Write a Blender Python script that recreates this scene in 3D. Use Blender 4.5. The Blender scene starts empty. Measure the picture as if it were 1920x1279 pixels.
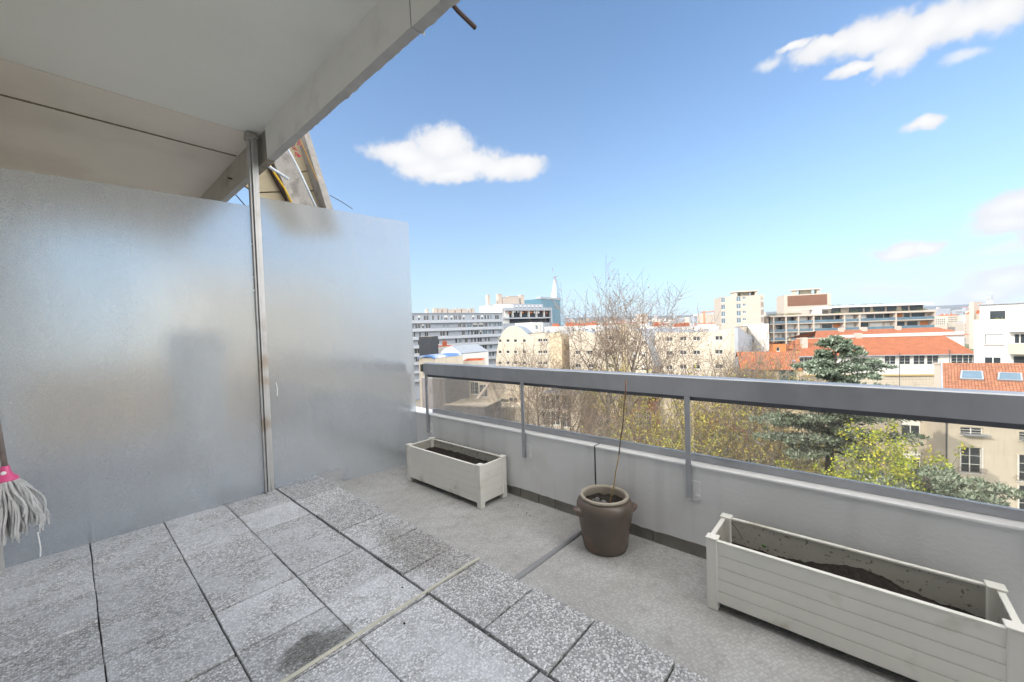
import bpy, bmesh, math, random
from mathutils import Vector, Matrix, noise as mnoise
R = math.radians
scene = bpy.context.scene
C = scene.collection
rnd = random.Random(7)

# ------------------------------------------------------------------ camera
YAW, PITCH, ROLL, FPX = 0.847, 0.0283, -0.0327, 739.0
CX, CY = 960.0, 639.5
_f = Vector((math.sin(YAW)*math.cos(PITCH), math.cos(YAW)*math.cos(PITCH), -math.sin(PITCH)))
_r = Vector((math.cos(YAW), -math.sin(YAW), 0)); _u = _r.cross(_f)
cr, sr = math.cos(ROLL), math.sin(ROLL)
RT = _r*cr + _u*sr; UP = _u*cr - _r*sr; FW = _f
EYE = Vector((0, 0, 1.5))
cam_d = bpy.data.cameras.new('Camera'); cam = bpy.data.objects.new('Camera', cam_d); C.objects.link(cam)
cam_d.sensor_width = 36; cam_d.sensor_fit = 'HORIZONTAL'; cam_d.lens = 36*FPX/1920
cam_d.clip_start = 0.05; cam_d.clip_end = 30000
m = Matrix(((RT.x, UP.x, -FW.x), (RT.y, UP.y, -FW.y), (RT.z, UP.z, -FW.z)))
cam.matrix_world = Matrix.Translation(EYE) @ m.to_4x4()
scene.camera = cam

def W(px, py, d):                                  # surveyed point: sight line through a pixel at a camera depth
    return EYE + (FW + RT*((px-CX)/FPX) - UP*((py-CY)/FPX))*d
def ray(px, py): return (FW + RT*((px-CX)/FPX) - UP*((py-CY)/FPX)).normalized()

# ------------------------------------------------------------------ light
SUN_YAW, SUN_EL = YAW - R(116), R(29)
sdir = Vector((math.sin(SUN_YAW)*math.cos(SUN_EL), math.cos(SUN_YAW)*math.cos(SUN_EL), math.sin(SUN_EL)))
sl = bpy.data.lights.new('Sun', 'SUN'); sl.energy = 1.7; sl.angle = R(0.5); sl.color = (1, .93, .82)
so = bpy.data.objects.new('Sun', sl); C.objects.link(so)
so.rotation_euler = (-sdir).to_track_quat('-Z', 'Y').to_euler(); so.location = (0, 0, 60)
scene.view_settings.view_transform = 'Standard'; scene.view_settings.look = 'None'
scene.view_settings.gamma = 1; scene.view_settings.exposure = 1.12

world = bpy.data.worlds.new('World'); scene.world = world; world.use_nodes = True
wn = world.node_tree; wn.nodes.clear()
def N(t, kind, **kw):
    n = t.nodes.new(kind)
    for k, v in kw.items(): setattr(n, k, v)
    return n
def mth(t, op, a, b=None, c=None, clamp=False):
    n = N(t, 'ShaderNodeMath', operation=op, use_clamp=clamp)
    for i, v in enumerate((a, b, c)):
        if v is None: continue
        if isinstance(v, (int, float)): n.inputs[i].default_value = v
        else: t.links.new(v, n.inputs[i])
    return n.outputs[0]
def vmth(t, op, a, b=None):
    n = N(t, 'ShaderNodeVectorMath', operation=op)
    for i, v in enumerate((a, b)):
        if v is None: continue
        if isinstance(v, (tuple, list, Vector)): n.inputs[i].default_value = tuple(v)
        else: t.links.new(v, n.inputs[i])
    return n.outputs['Value'] if op in ('LENGTH', 'DOT_PRODUCT', 'DISTANCE') else n.outputs[0]
def mixc(t, fac, a, b, typ='MIX'):
    n = N(t, 'ShaderNodeMix', data_type='RGBA', blend_type=typ)
    for i, v in ((0, fac), (6, a), (7, b)):
        if isinstance(v, (int, float)): n.inputs[i].default_value = v
        elif isinstance(v, (tuple, list)): n.inputs[i].default_value = (*v[:3], 1)
        else: t.links.new(v, n.inputs[i])
    return n.outputs[2]
def smooth(t, x, a, b):
    n = N(t, 'ShaderNodeMapRange', interpolation_type='SMOOTHSTEP')
    t.links.new(x, n.inputs[0]); n.inputs[1].default_value = a; n.inputs[2].default_value = b
    return n.outputs[0]

sky = N(wn, 'ShaderNodeTexSky', sky_type='NISHITA', sun_disc=False, sun_elevation=SUN_EL, sun_rotation=SUN_YAW,
        altitude=50, air_density=1.0, dust_density=0.3, ozone_density=2.0)
wn_tc = N(wn, 'ShaderNodeTexCoord')
D = wn_tc.outputs['Generated']
sep = N(wn, 'ShaderNodeSeparateXYZ'); wn.links.new(D, sep.inputs[0])
az = mth(wn, 'ARCTAN2', sep.outputs[0], sep.outputs[1]); el = mth(wn, 'ARCSINE', sep.outputs[2])
cmb = N(wn, 'ShaderNodeCombineXYZ'); wn.links.new(az, cmb.inputs[0]); wn.links.new(el, cmb.inputs[1])
nz = N(wn, 'ShaderNodeTexNoise'); nz.inputs['Scale'].default_value = 12; nz.inputs['Detail'].default_value = 7
nz.inputs['Roughness'].default_value = .55; wn.links.new(cmb.outputs[0], nz.inputs['Vector'])
nzc = vmth(wn, 'SUBTRACT', nz.outputs['Color'], (.5, .5, .5))
nzs = N(wn, 'ShaderNodeVectorMath', operation='SCALE'); wn.links.new(nzc, nzs.inputs[0]); nzs.inputs['Scale'].default_value = .05
pos = vmth(wn, 'ADD', cmb.outputs[0], nzs.outputs[0])
# cloud lobes (px, py, half width, half height) as directions on the sky
LOBES = [(760,288,70,24),(830,268,62,32),(800,310,60,30),(870,305,75,32),(940,315,55,20),(980,315,45,20),(845,325,60,20),
         (1560,88,95,20),(1640,66,110,36),(1680,105,60,36),(1740,48,95,50),(1820,32,95,46),(1880,8,80,48),(1600,133,55,12),(1490,92,35,9),
         (1732,232,38,13),(1905,385,95,30),(1885,418,85,28),(1950,440,60,25),(1690,468,75,17),(1740,462,40,12),(1890,528,90,24),(1840,548,80,14),(1960,520,80,30)]
def azel(px, py):
    d = ray(px, py); return math.atan2(d.x, d.y), math.asin(d.z)
cur = None
for (px, py, hw, hh) in LOBES:
    a0, e0 = azel(px, py); a1, _ = azel(px+hw, py); _, e1 = azel(px, py-hh)
    v = vmth(wn, 'SUBTRACT', pos, (a0, e0, 0))
    s = vmth(wn, 'MULTIPLY', v, (1/abs(a1-a0), 1/abs(e1-e0), 0))
    L = vmth(wn, 'LENGTH', s)
    if cur is None: cur = L
    else:
        n = N(wn, 'ShaderNodeMath', operation='SMOOTH_MIN'); wn.links.new(cur, n.inputs[0]); wn.links.new(L, n.inputs[1]); n.inputs[2].default_value = .35
        cur = n.outputs[0]
fz = N(wn, 'ShaderNodeTexNoise'); fz.inputs['Scale'].default_value = 38; fz.inputs['Detail'].default_value = 6; fz.inputs['Roughness'].default_value = .6; wn.links.new(cmb.outputs[0], fz.inputs['Vector'])
edge = mth(wn, 'ADD', cur, mth(wn, 'MULTIPLY', mth(wn, 'SUBTRACT', fz.outputs[0], .5), .95))
dens = mth(wn, 'SUBTRACT', 1.0, smooth(wn, edge, .62, 1.32))
# thin veils near the horizon
VEIL = [(1870,530,120,42),(1800,560,150,30),(1660,545,110,20),(1805,112,50,12),(1440,122,30,12),(1900,470,90,14)]
cur2 = None
for (px, py, hw, hh) in VEIL:
    a0, e0 = azel(px, py); a1, _ = azel(px+hw, py); _, e1 = azel(px, py-hh)
    v = vmth(wn, 'SUBTRACT', pos, (a0, e0, 0)); s = vmth(wn, 'MULTIPLY', v, (1/abs(a1-a0), 1/abs(e1-e0), 0)); L = vmth(wn, 'LENGTH', s)
    cur2 = L if cur2 is None else mth(wn, 'MINIMUM', cur2, L)
dens2 = mth(wn, 'MULTIPLY', mth(wn, 'SUBTRACT', 1.0, smooth(wn, cur2, .2, 1.25)), .8)
nz2 = N(wn, 'ShaderNodeTexNoise'); nz2.inputs['Scale'].default_value = 7; nz2.inputs['Detail'].default_value = 4
wn.links.new(cmb.outputs[0], nz2.inputs['Vector'])
core = smooth(wn, mth(wn, 'ADD', cur, mth(wn, 'MULTIPLY', nz2.outputs[0], .8)), .45, 1.35)
ccol = mixc(wn, core, (4.6, 4.6, 4.6), (4.0, 4.05, 4.2))
SKY_TINT = (.88, 1.04, 1.14)
base = mixc(wn, 1.0, sky.outputs[0], SKY_TINT, 'MULTIPLY')
# pale air low over the city
hz = mth(wn, 'POWER', 2.718, mth(wn, 'MULTIPLY', mth(wn, 'ABSOLUTE', el), -3.6))
base = mixc(wn, mth(wn, 'MULTIPLY', hz, .85), base, (2.75, 3.2, 3.65))
# bright cloud banks added outside the camera view to light the shaded terrace
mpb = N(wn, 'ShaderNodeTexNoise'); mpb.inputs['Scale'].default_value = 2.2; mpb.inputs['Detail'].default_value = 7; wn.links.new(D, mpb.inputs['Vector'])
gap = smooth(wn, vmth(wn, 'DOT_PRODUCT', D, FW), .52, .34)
fill_bank = mth(wn, 'MULTIPLY', gap, smooth(wn, mpb.outputs[0], .36, .56))
base = mixc(wn, dens2, base, (4.2, 4.25, 4.3))
skyc = mixc(wn, fill_bank, mixc(wn, dens, base, ccol), (18.5, 18.0, 17.2))
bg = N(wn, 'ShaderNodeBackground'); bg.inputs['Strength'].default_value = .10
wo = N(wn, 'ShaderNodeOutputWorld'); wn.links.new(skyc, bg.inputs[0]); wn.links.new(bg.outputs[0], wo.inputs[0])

# ------------------------------------------------------------------ materials
MATS = {}
def mat(name, col, rough=.7, metal=0, var=.12, vs=3.0, bump=0, bs=40, isl=0, col2=None, c2s=1.5, c2a=.5, c2b=.7, spec=.5, streak=0, coord='Object'):
    """painted/mineral surface: base colour, tonal noise, optional second colour in patches, bump, per-leaf variation"""
    if name in MATS: return MATS[name]
    mt = bpy.data.materials.new(name); mt.use_nodes = True; t = mt.node_tree; b = t.nodes['Principled BSDF']
    b.inputs['Roughness'].default_value = rough; b.inputs['Metallic'].default_value = metal
    b.inputs['Specular IOR Level'].default_value = spec
    tc = N(t, 'ShaderNodeTexCoord').outputs[coord]
    n1 = N(t, 'ShaderNodeTexNoise'); n1.inputs['Scale'].default_value = vs; n1.inputs['Detail'].default_value = 6; n1.inputs['Roughness'].default_value = .6
    t.links.new(tc, n1.inputs['Vector'])
    f = mth(t, 'ADD', mth(t, 'MULTIPLY', mth(t, 'SUBTRACT', n1.outputs[0], .5), var*3), 1.0)
    if isl:
        g = N(t, 'ShaderNodeNewGeometry')
        f = mth(t, 'MULTIPLY', f, mth(t, 'ADD', mth(t, 'MULTIPLY', g.outputs['Random Per Island'], isl*2), 1-isl))
    cc = tuple(col)
    if col2:
        n2 = N(t, 'ShaderNodeTexNoise'); n2.inputs['Scale'].default_value = c2s; n2.inputs['Detail'].default_value = 5; t.links.new(tc, n2.inputs['Vector'])
        if isl: g2 = mth(t, 'ADD', mth(t, 'MULTIPLY', n2.outputs[0], .6), mth(t, 'MULTIPLY', g.outputs['Random Per Island'], .4))
        else: g2 = n2.outputs[0]
        cc = mixc(t, smooth(t, g2, c2a, c2b), cc, col2)
    if streak:
        mp = N(t, 'ShaderNodeMapping'); mp.inputs['Scale'].default_value = (6, 6, .5); t.links.new(tc, mp.inputs[0])
        n3 = N(t, 'ShaderNodeTexNoise'); n3.inputs['Scale'].default_value = 1.2; n3.inputs['Detail'].default_value = 4; t.links.new(mp.outputs[0], n3.inputs['Vector'])
        f = mth(t, 'MULTIPLY', f, mth(t, 'SUBTRACT', 1.0, mth(t, 'MULTIPLY', smooth(t, n3.outputs[0], .5, .75), streak)))
    fc = N(t, 'ShaderNodeCombineColor'); [t.links.new(f, fc.inputs[i]) for i in range(3)]
    t.links.new(mixc(t, 1.0, cc, fc.outputs[0], 'MULTIPLY'), b.inputs['Base Color'])
    if bump:
        n4 = N(t, 'ShaderNodeTexNoise'); n4.inputs['Scale'].default_value = bs; n4.inputs['Detail'].default_value = 5; t.links.new(tc, n4.inputs['Vector'])
        bp = N(t, 'ShaderNodeBump'); bp.inputs['Strength'].default_value = bump; bp.inputs['Distance'].default_value = .01
        t.links.new(n4.outputs[0], bp.inputs['Height']); t.links.new(bp.outputs[0], b.inputs['Normal'])
    MATS[name] = mt; return mt

def glassmat(name, tint, rough=.0, ior=1.45, haze=.0):
    mt = bpy.data.materials.new(name); mt.use_nodes = True; t = mt.node_tree; t.nodes.clear()
    o = N(t, 'ShaderNodeOutputMaterial')
    if rough > .05:
        g = N(t, 'ShaderNodeBsdfGlass'); g.inputs['Roughness'].default_value = rough; g.inputs['IOR'].default_value = ior; g.inputs['Color'].default_value = (*tint, 1)
        tc = N(t, 'ShaderNodeTexCoord')
        nn = N(t, 'ShaderNodeTexNoise'); nn.inputs['Scale'].default_value = 160; nn.inputs['Detail'].default_value = 3; t.links.new(tc.outputs['Object'], nn.inputs['Vector'])
        bp = N(t, 'ShaderNodeBump'); bp.inputs['Strength'].default_value = .35; bp.inputs['Distance'].default_value = .004; t.links.new(nn.outputs[0], bp.inputs['Height']); t.links.new(bp.outputs[0], g.inputs['Normal'])
        df = N(t, 'ShaderNodeBsdfDiffuse'); df.inputs['Color'].default_value = (.82, .82, .83, 1)
        tl = N(t, 'ShaderNodeBsdfTranslucent'); tl.inputs['Color'].default_value = (.85, .87, .9, 1)
        m0 = N(t, 'ShaderNodeMixShader'); m0.inputs[0].default_value = .5; t.links.new(df.outputs[0], m0.inputs[1]); t.links.new(tl.outputs[0], m0.inputs[2])
        # drip marks and grime: thin vertical smears that sit on the glass
        mp = N(t, 'ShaderNodeMapping'); mp.inputs['Scale'].default_value = (2, 2, .7); t.links.new(tc.outputs['Object'], mp.inputs[0])
        n2 = N(t, 'ShaderNodeTexNoise'); n2.inputs['Scale'].default_value = 2.5; n2.inputs['Detail'].default_value = 6; t.links.new(mp.outputs[0], n2.inputs['Vector'])
        gn_ = N(t, 'ShaderNodeTexNoise'); gn_.inputs['Scale'].default_value = 230; gn_.inputs['Detail'].default_value = 2; t.links.new(tc.outputs['Object'], gn_.inputs['Vector'])
        sp_ = N(t, 'ShaderNodeTexVoronoi'); sp_.inputs['Scale'].default_value = 14; t.links.new(tc.outputs['Object'], sp_.inputs['Vector'])
        spot = mth(t, 'MULTIPLY', mth(t, 'SUBTRACT', 1.0, smooth(t, sp_.outputs['Distance'], .03, .07)), smooth(t, n2.outputs[0], .50, .60))
        mp3 = N(t, 'ShaderNodeMapping'); mp3.inputs['Scale'].default_value = (22, 22, .8); t.links.new(tc.outputs['Object'], mp3.inputs[0])
        st_ = N(t, 'ShaderNodeTexNoise'); st_.inputs['Scale'].default_value = 1.6; st_.inputs['Detail'].default_value = 4; t.links.new(mp3.outputs[0], st_.inputs['Vector'])
        fac = mth(t, 'ADD', mth(t, 'MULTIPLY', n2.outputs[0], .16), haze)
        fac = mth(t, 'ADD', fac, mth(t, 'MULTIPLY', mth(t, 'SUBTRACT', gn_.outputs[0], .5), .45))
        fac = mth(t, 'ADD', mth(t, 'ADD', fac, mth(t, 'MULTIPLY', spot, .35)), mth(t, 'MULTIPLY', smooth(t, st_.outputs[0], .62, .78), .05), clamp=True)
        mx = N(t, 'ShaderNodeMixShader'); t.links.new(fac, mx.inputs[0]); t.links.new(g.outputs[0], mx.inputs[1]); t.links.new(m0.outputs[0], mx.inputs[2])
        t.links.new(mx.outputs[0], o.inputs[0])
    else:
        tr = N(t, 'ShaderNodeBsdfTransparent'); tr.inputs['Color'].default_value = (*tint, 1)
        gl = N(t, 'ShaderNodeBsdfGlossy'); gl.inputs['Roughness'].default_value = .02
        fr = N(t, 'ShaderNodeFresnel'); fr.inputs['IOR'].default_value = 1.45
        mx = N(t, 'ShaderNodeMixShader'); t.links.new(mth(t, 'MULTIPLY', fr.outputs[0], .6), mx.inputs[0]); t.links.new(tr.outputs[0], mx.inputs[1]); t.links.new(gl.outputs[0], mx.inputs[2])
        df = N(t, 'ShaderNodeBsdfDiffuse'); df.inputs['Color'].default_value = (.75, .70, .64, 1)
        tc = N(t, 'ShaderNodeTexCoord'); nn = N(t, 'ShaderNodeTexNoise'); nn.inputs['Scale'].default_value = 4; nn.inputs['Detail'].default_value = 8; nn.inputs['Roughness'].default_value=.65
        t.links.new(tc.outputs['Object'], nn.inputs['Vector'])
        m2 = N(t, 'ShaderNodeMixShader'); t.links.new(mth(t, 'ADD', mth(t, 'MULTIPLY', smooth(t, nn.outputs[0], .35, .8), .08), haze), m2.inputs[0])
        t.links.new(mx.outputs[0], m2.inputs[1]); t.links.new(df.outputs[0], m2.inputs[2]); t.links.new(m2.outputs[0], o.inputs[0])
    return mt

def gravel_mat():
    mt = bpy.data.materials.new('washed_gravel_concrete'); mt.use_nodes = True; t = mt.node_tree; b = t.nodes['Principled BSDF']
    tc = N(t, 'ShaderNodeTexCoord').outputs['Object']; g = N(t, 'ShaderNodeNewGeometry')
    v = N(t, 'ShaderNodeTexVoronoi'); v.inputs['Scale'].default_value = 112; v.inputs['Randomness'].default_value = 1; t.links.new(tc, v.inputs['Vector'])
    se = N(t, 'ShaderNodeSeparateColor'); t.links.new(v.outputs['Color'], se.inputs[0])
    rp = N(t, 'ShaderNodeValToRGB'); t.links.new(se.outputs[0], rp.inputs[0])
    e = rp.color_ramp.elements; e[0].position = 0; e[0].color = (.16, .155, .15, 1); e[1].position = 1; e[1].color = (.66, .645, .62, 1)
    for p, c in ((.25, (.28, .27, .25)), (.55, (.44, .43, .41)), (.8, (.56, .55, .53))):
        x = e.new(p); x.color = (*c, 1)
    edge = smooth(t, v.outputs['Distance'], .42, .75)
    stone = mixc(t, edge, rp.outputs[0], (.25, .245, .24))
    # worn cement skin still covers part of each slab
    n = N(t, 'ShaderNodeTexNoise'); n.inputs['Scale'].default_value = 5; n.inputs['Detail'].default_value = 8; n.inputs['Roughness'].default_value = .7; t.links.new(tc, n.inputs['Vector'])
    isl = g.outputs['Random Per Island']
    sx = N(t, 'ShaderNodeSeparateXYZ'); t.links.new(tc, sx.inputs[0])
    outer = smooth(t, sx.outputs[0], 1.15, 1.5)
    skin = mth(t, 'SUBTRACT', mth(t, 'ADD', n.outputs[0], mth(t, 'MULTIPLY', isl, .10)), mth(t, 'MULTIPLY', outer, .22))
    c = mixc(t, mth(t, 'MULTIPLY', smooth(t, skin, .40, .70), .55), stone, (.53, .53, .535))
    tone = mth(t, 'ADD', mth(t, 'MULTIPLY', isl, .26), 1.16)
    n2 = N(t, 'ShaderNodeTexNoise'); n2.inputs['Scale'].default_value = 1.7; n2.inputs['Detail'].default_value = 5; t.links.new(tc, n2.inputs['Vector'])
    tone = mth(t, 'MULTIPLY', tone, mth(t, 'ADD', mth(t, 'MULTIPLY', n2.outputs[0], .5), .78))
    # old water stain left by a pot, mossy and dark
    sv = vmth(t, 'SUBTRACT', tc, (.71, 1.92, .06)); sv = vmth(t, 'MULTIPLY', sv, (5.2, 8.5, 0))
    rr = mth(t, 'ADD', vmth(t, 'LENGTH', sv), mth(t, 'MULTIPLY', n.outputs[0], 2.4))
    st = mth(t, 'SUBTRACT', 1.0, smooth(t, rr, 1.75, 2.25))
    c = mixc(t, mth(t, 'MULTIPLY', st, .85), c, mixc(t, 1.0, c, (.30, .30, .27), 'MULTIPLY'))
    sv = vmth(t, 'SUBTRACT', tc, (1.52, 2.25, .06)); sv = vmth(t, 'MULTIPLY', sv, (4.5, 1.6, 0))
    rr = mth(t, 'ADD', vmth(t, 'LENGTH', sv), mth(t, 'MULTIPLY', n.outputs[0], 1.2))
    c = mixc(t, mth(t, 'MULTIPLY', mth(t, 'SUBTRACT', 1.0, smooth(t, rr, 1.0, 1.8)), .55), c, mixc(t, 1.0, c, (.55, .51, .46), 'MULTIPLY'))
    c = mixc(t, 1.0, c, (.955, .98, 1.035), 'MULTIPLY')
    fc = N(t, 'ShaderNodeCombineColor'); [t.links.new(tone, fc.inputs[i]) for i in range(3)]
    t.links.new(mixc(t, 1.0, c, fc.outputs[0], 'MULTIPLY'), b.inputs['Base Color']); b.inputs['Roughness'].default_value = .85
    bp = N(t, 'ShaderNodeBump'); bp.inputs['Strength'].default_value = .55; bp.inputs['Distance'].default_value = .004; bp.invert = True
    t.links.new(v.outputs['Distance'], bp.inputs['Height']); t.links.new(bp.outputs[0], b.inputs['Normal'])
    return mt

def membrane_mat():
    mt = bpy.data.materials.new('embossed_roof_membrane'); mt.use_nodes = True; t = mt.node_tree; b = t.nodes['Principled BSDF']
    tc = N(t, 'ShaderNodeTexCoord').outputs['Object']
    mp = N(t, 'ShaderNodeMapping'); mp.inputs['Rotation'].default_value = (0, 0, .5); t.links.new(tc, mp.inputs[0])
    v = N(t, 'ShaderNodeTexVoronoi'); v.inputs['Scale'].default_value = 58; v.inputs['Randomness'].default_value = .55; v.feature = 'F1'; t.links.new(mp.outputs[0], v.inputs['Vector'])
    n = N(t, 'ShaderNodeTexNoise'); n.inputs['Scale'].default_value = 2.2; n.inputs['Detail'].default_value = 8; n.inputs['Roughness'].default_value = .62; t.links.new(tc, n.inputs['Vector'])
    c = mixc(t, smooth(t, n.outputs[0], .35, .68), (.45, .44, .425), (.53, .53, .53))
    n2 = N(t, 'ShaderNodeTexNoise'); n2.inputs['Scale'].default_value = 9; n2.inputs['Detail'].default_value = 8; n2.inputs['Roughness'].default_value = .75; t.links.new(tc, n2.inputs['Vector'])
    c = mixc(t, mth(t, 'MULTIPLY', smooth(t, n2.outputs[0], .46, .70), .5), c, (.24, .22, .20))
    # darker between the raised dots
    c = mixc(t, mth(t, 'MULTIPLY', smooth(t, v.outputs['Distance'], .25, .6), .38), c, (.24, .235, .23))
    t.links.new(c, b.inputs['Base Color']); b.inputs['Roughness'].default_value = .8
    bp = N(t, 'ShaderNodeBump'); bp.inputs['Strength'].default_value = .6; bp.inputs['Distance'].default_value = .004; bp.invert = True
    t.links.new(v.outputs['Distance'], bp.inputs['Height']); t.links.new(bp.outputs[0], b.inputs['Normal'])
    return mt

def tile_mat(name, c1, c2, sc=(3.2, 2.6), rot=0):
    """roof tiles: rows and columns of raised pans in roof-local UV (metres)"""
    mt = bpy.data.materials.new(name); mt.use_nodes = True; t = mt.node_tree; b = t.nodes['Principled BSDF']
    uv = N(t, 'ShaderNodeTexCoord').outputs['UV']
    mp = N(t, 'ShaderNodeMapping'); mp.inputs['Scale'].default_value = (1, 1, 1); t.links.new(uv, mp.inputs[0])
    br = N(t, 'ShaderNodeTexBrick'); br.offset = .0; br.inputs['Scale'].default_value = sc[0]; br.inputs['Brick Width'].default_value = .9; br.inputs['Row Height'].default_value = 1.0
    br.inputs['Mortar Size'].default_value = .07; br.inputs['Color1'].default_value = (*c1, 1); br.inputs['Color2'].default_value = (*c2, 1)
    br.inputs['Mortar'].default_value = tuple(x*.42 for x in c1)+(1,); t.links.new(mp.outputs[0], br.inputs['Vector'])
    n = N(t, 'ShaderNodeTexNoise'); n.inputs['Scale'].default_value = .8; n.inputs['Detail'].default_value = 8; t.links.new(uv, n.inputs['Vector'])
    f = mth(t, 'ADD', mth(t, 'MULTIPLY', n.outputs[0], .6), .7)
    fc = N(t, 'ShaderNodeCombineColor'); [t.links.new(f, fc.inputs[i]) for i in range(3)]
    t.links.new(mixc(t, 1.0, br.outputs[0], fc.outputs[0], 'MULTIPLY'), b.inputs['Base Color']); b.inputs['Roughness'].default_value = .85
    bp = N(t, 'ShaderNodeBump'); bp.inputs['Strength'].default_value = .8; bp.inputs['Distance'].default_value = .05; bp.invert = True
    t.links.new(br.outputs['Fac'], bp.inputs['Height']); t.links.new(bp.outputs[0], b.inputs['Normal'])
    return mt

M_PAINT = mat('grey_white_wall_paint', (.72, .725, .735), .75, var=.05, vs=1.6, bump=.14, bs=55, col2=(.65, .65, .645), c2s=2.2, c2a=.5, c2b=.75, streak=.12)
M_CAP = mat('wall_cap_paint', (.92, .92, .93), .55, var=.05, vs=8, bump=.1, bs=60)
M_WHITE = mat('white_render', (.62, .615, .60), .85, var=.04, vs=.3, bump=.2, bs=8, streak=.07)
M_BLOCK = mat('bare_block', (.25, .235, .21), .9, var=.25, vs=9, bump=.5, bs=50)
M_ALU = mat('brushed_anodised_aluminium', (.42, .43, .455), .42, metal=.55, var=.07, vs=6, bump=.04, bs=120, col2=(.36, .37, .39), c2s=2.5, streak=.08)
M_ALUD = mat('dark_anodised_profile', (.12, .125, .14), .5, metal=.4, var=.1, vs=8)
M_STEEL = mat('galvanised_post', (.50, .50, .50), .45, metal=.5, var=.12, vs=7, col2=(.36, .31, .26), c2s=4, c2a=.52, c2b=.72)
M_CEIL = mat('ceiling_paint', (.86, .86, .81), .85, var=.035, vs=.9, bump=.1, bs=30, col2=(.80, .80, .75), c2s=.8)
M_CEILB = mat('stained_soffit_paint', (.83, .77, .685), .85, var=.05, vs=1.1, bump=.2, bs=24, col2=(.72, .66, .575), c2s=1.3, c2a=.4, c2b=.75)
M_BEAM = mat('beam_paint', (.86, .85, .81), .8, var=.07, vs=3, bump=.4, bs=22, col2=(.64, .63, .585), c2s=3, c2a=.5, c2b=.8)
M_BEAMU = mat('grey_beam_underside', (.46, .46, .465), .9, var=.14, vs=7, bump=.7, bs=30)  # underside a darker grey than the beam face
M_CONC = mat('rough_concrete', (.40, .38, .36), .95, var=.25, vs=11, bump=.9, bs=30, col2=(.27, .25, .235), c2s=7)
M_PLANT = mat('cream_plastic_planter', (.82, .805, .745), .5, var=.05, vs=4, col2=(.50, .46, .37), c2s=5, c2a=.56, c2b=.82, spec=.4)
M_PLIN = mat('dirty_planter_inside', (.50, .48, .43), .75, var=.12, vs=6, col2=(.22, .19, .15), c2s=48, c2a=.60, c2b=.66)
M_SOIL = mat('potting_soil', (.025, .02, .016), 1, var=.6, vs=30, bump=1.0, bs=60)
M_POT = mat('salt_glazed_stoneware', (.115, .092, .074), .27, var=.18, vs=5, bump=.12, bs=30, col2=(.165, .105, .08), c2s=3.2, c2a=.45, c2b=.68)
M_POTRIM = mat('unglazed_stoneware_rim', (.40, .355, .29), .55, var=.15, vs=8)
M_CANE = mat('bamboo_cane', (.36, .25, .11), .6, var=.3, vs=14)
M_CANED = mat('weathered_cane', (.13, .085, .06), .6, var=.3, vs=14)
M_WOODH = mat('worn_mop_handle', (.22, .185, .17), .6, var=.25, vs=14, col2=(.33, .25, .22), c2s=9)
M_PINK = mat('pink_plastic', (.66, .08, .24), .35, var=.05)
M_WHITEPL = mat('white_plastic', (.8, .8, .8), .4)
M_COTTON = mat('grey_cotton_yarn', (.62, .62, .625), .95, var=.3, vs=20, bump=.8, bs=300, isl=.22)
M_GRAVEL = gravel_mat(); M_MEMB = membrane_mat()
M_TRIM = mat('cream_joint_strip', (.60, .585, .50), .6, var=.2, vs=12)
M_SEAM = mat('grey_seam_pipe', (.26, .265, .28), .5, var=.15, vs=6)
M_BLACK = mat('black_joint_filler', (.025, .025, .03), .8, var=.2)
M_JOINT = mat('dirty_floor_joint', (.10, .10, .10), 1, var=.5, vs=20)
M_RUST = mat('rusty_steel', (.075, .048, .042), .8, var=.3, vs=30)
M_GLASS = glassmat('balustrade_glass', (.965, .95, .92), haze=.055)
M_FROST = glassmat('frosted_screen_glass', (.93, .955, .97), rough=.27, ior=1.38, haze=.17)
M_LEAFG = mat('green_sprout', (.07, .16, .03), .6, isl=.3)

# ------------------------------------------------------------------ mesh helpers
def link(name, me, parent=None, loc=None, mats=()):
    o = bpy.data.objects.new(name, me); C.objects.link(o)
    if me is not None:
        for x in mats: me.materials.append(x)
    if parent is not None: o.parent = parent
    if loc is not None: o.location = loc
    return o
def tag(o, label=None, cat=None, group=None, kind=None):
    if label: o['label'] = label
    if cat: o['category'] = cat
    if group: o['group'] = group
    if kind: o['kind'] = kind
    return o
def empty(name, loc=(0, 0, 0), label=None, cat=None, group=None, kind=None):
    o = bpy.data.objects.new(name, None); C.objects.link(o); o.location = loc; o.empty_display_size = .1
    return tag(o, label, cat, group, kind)

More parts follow.
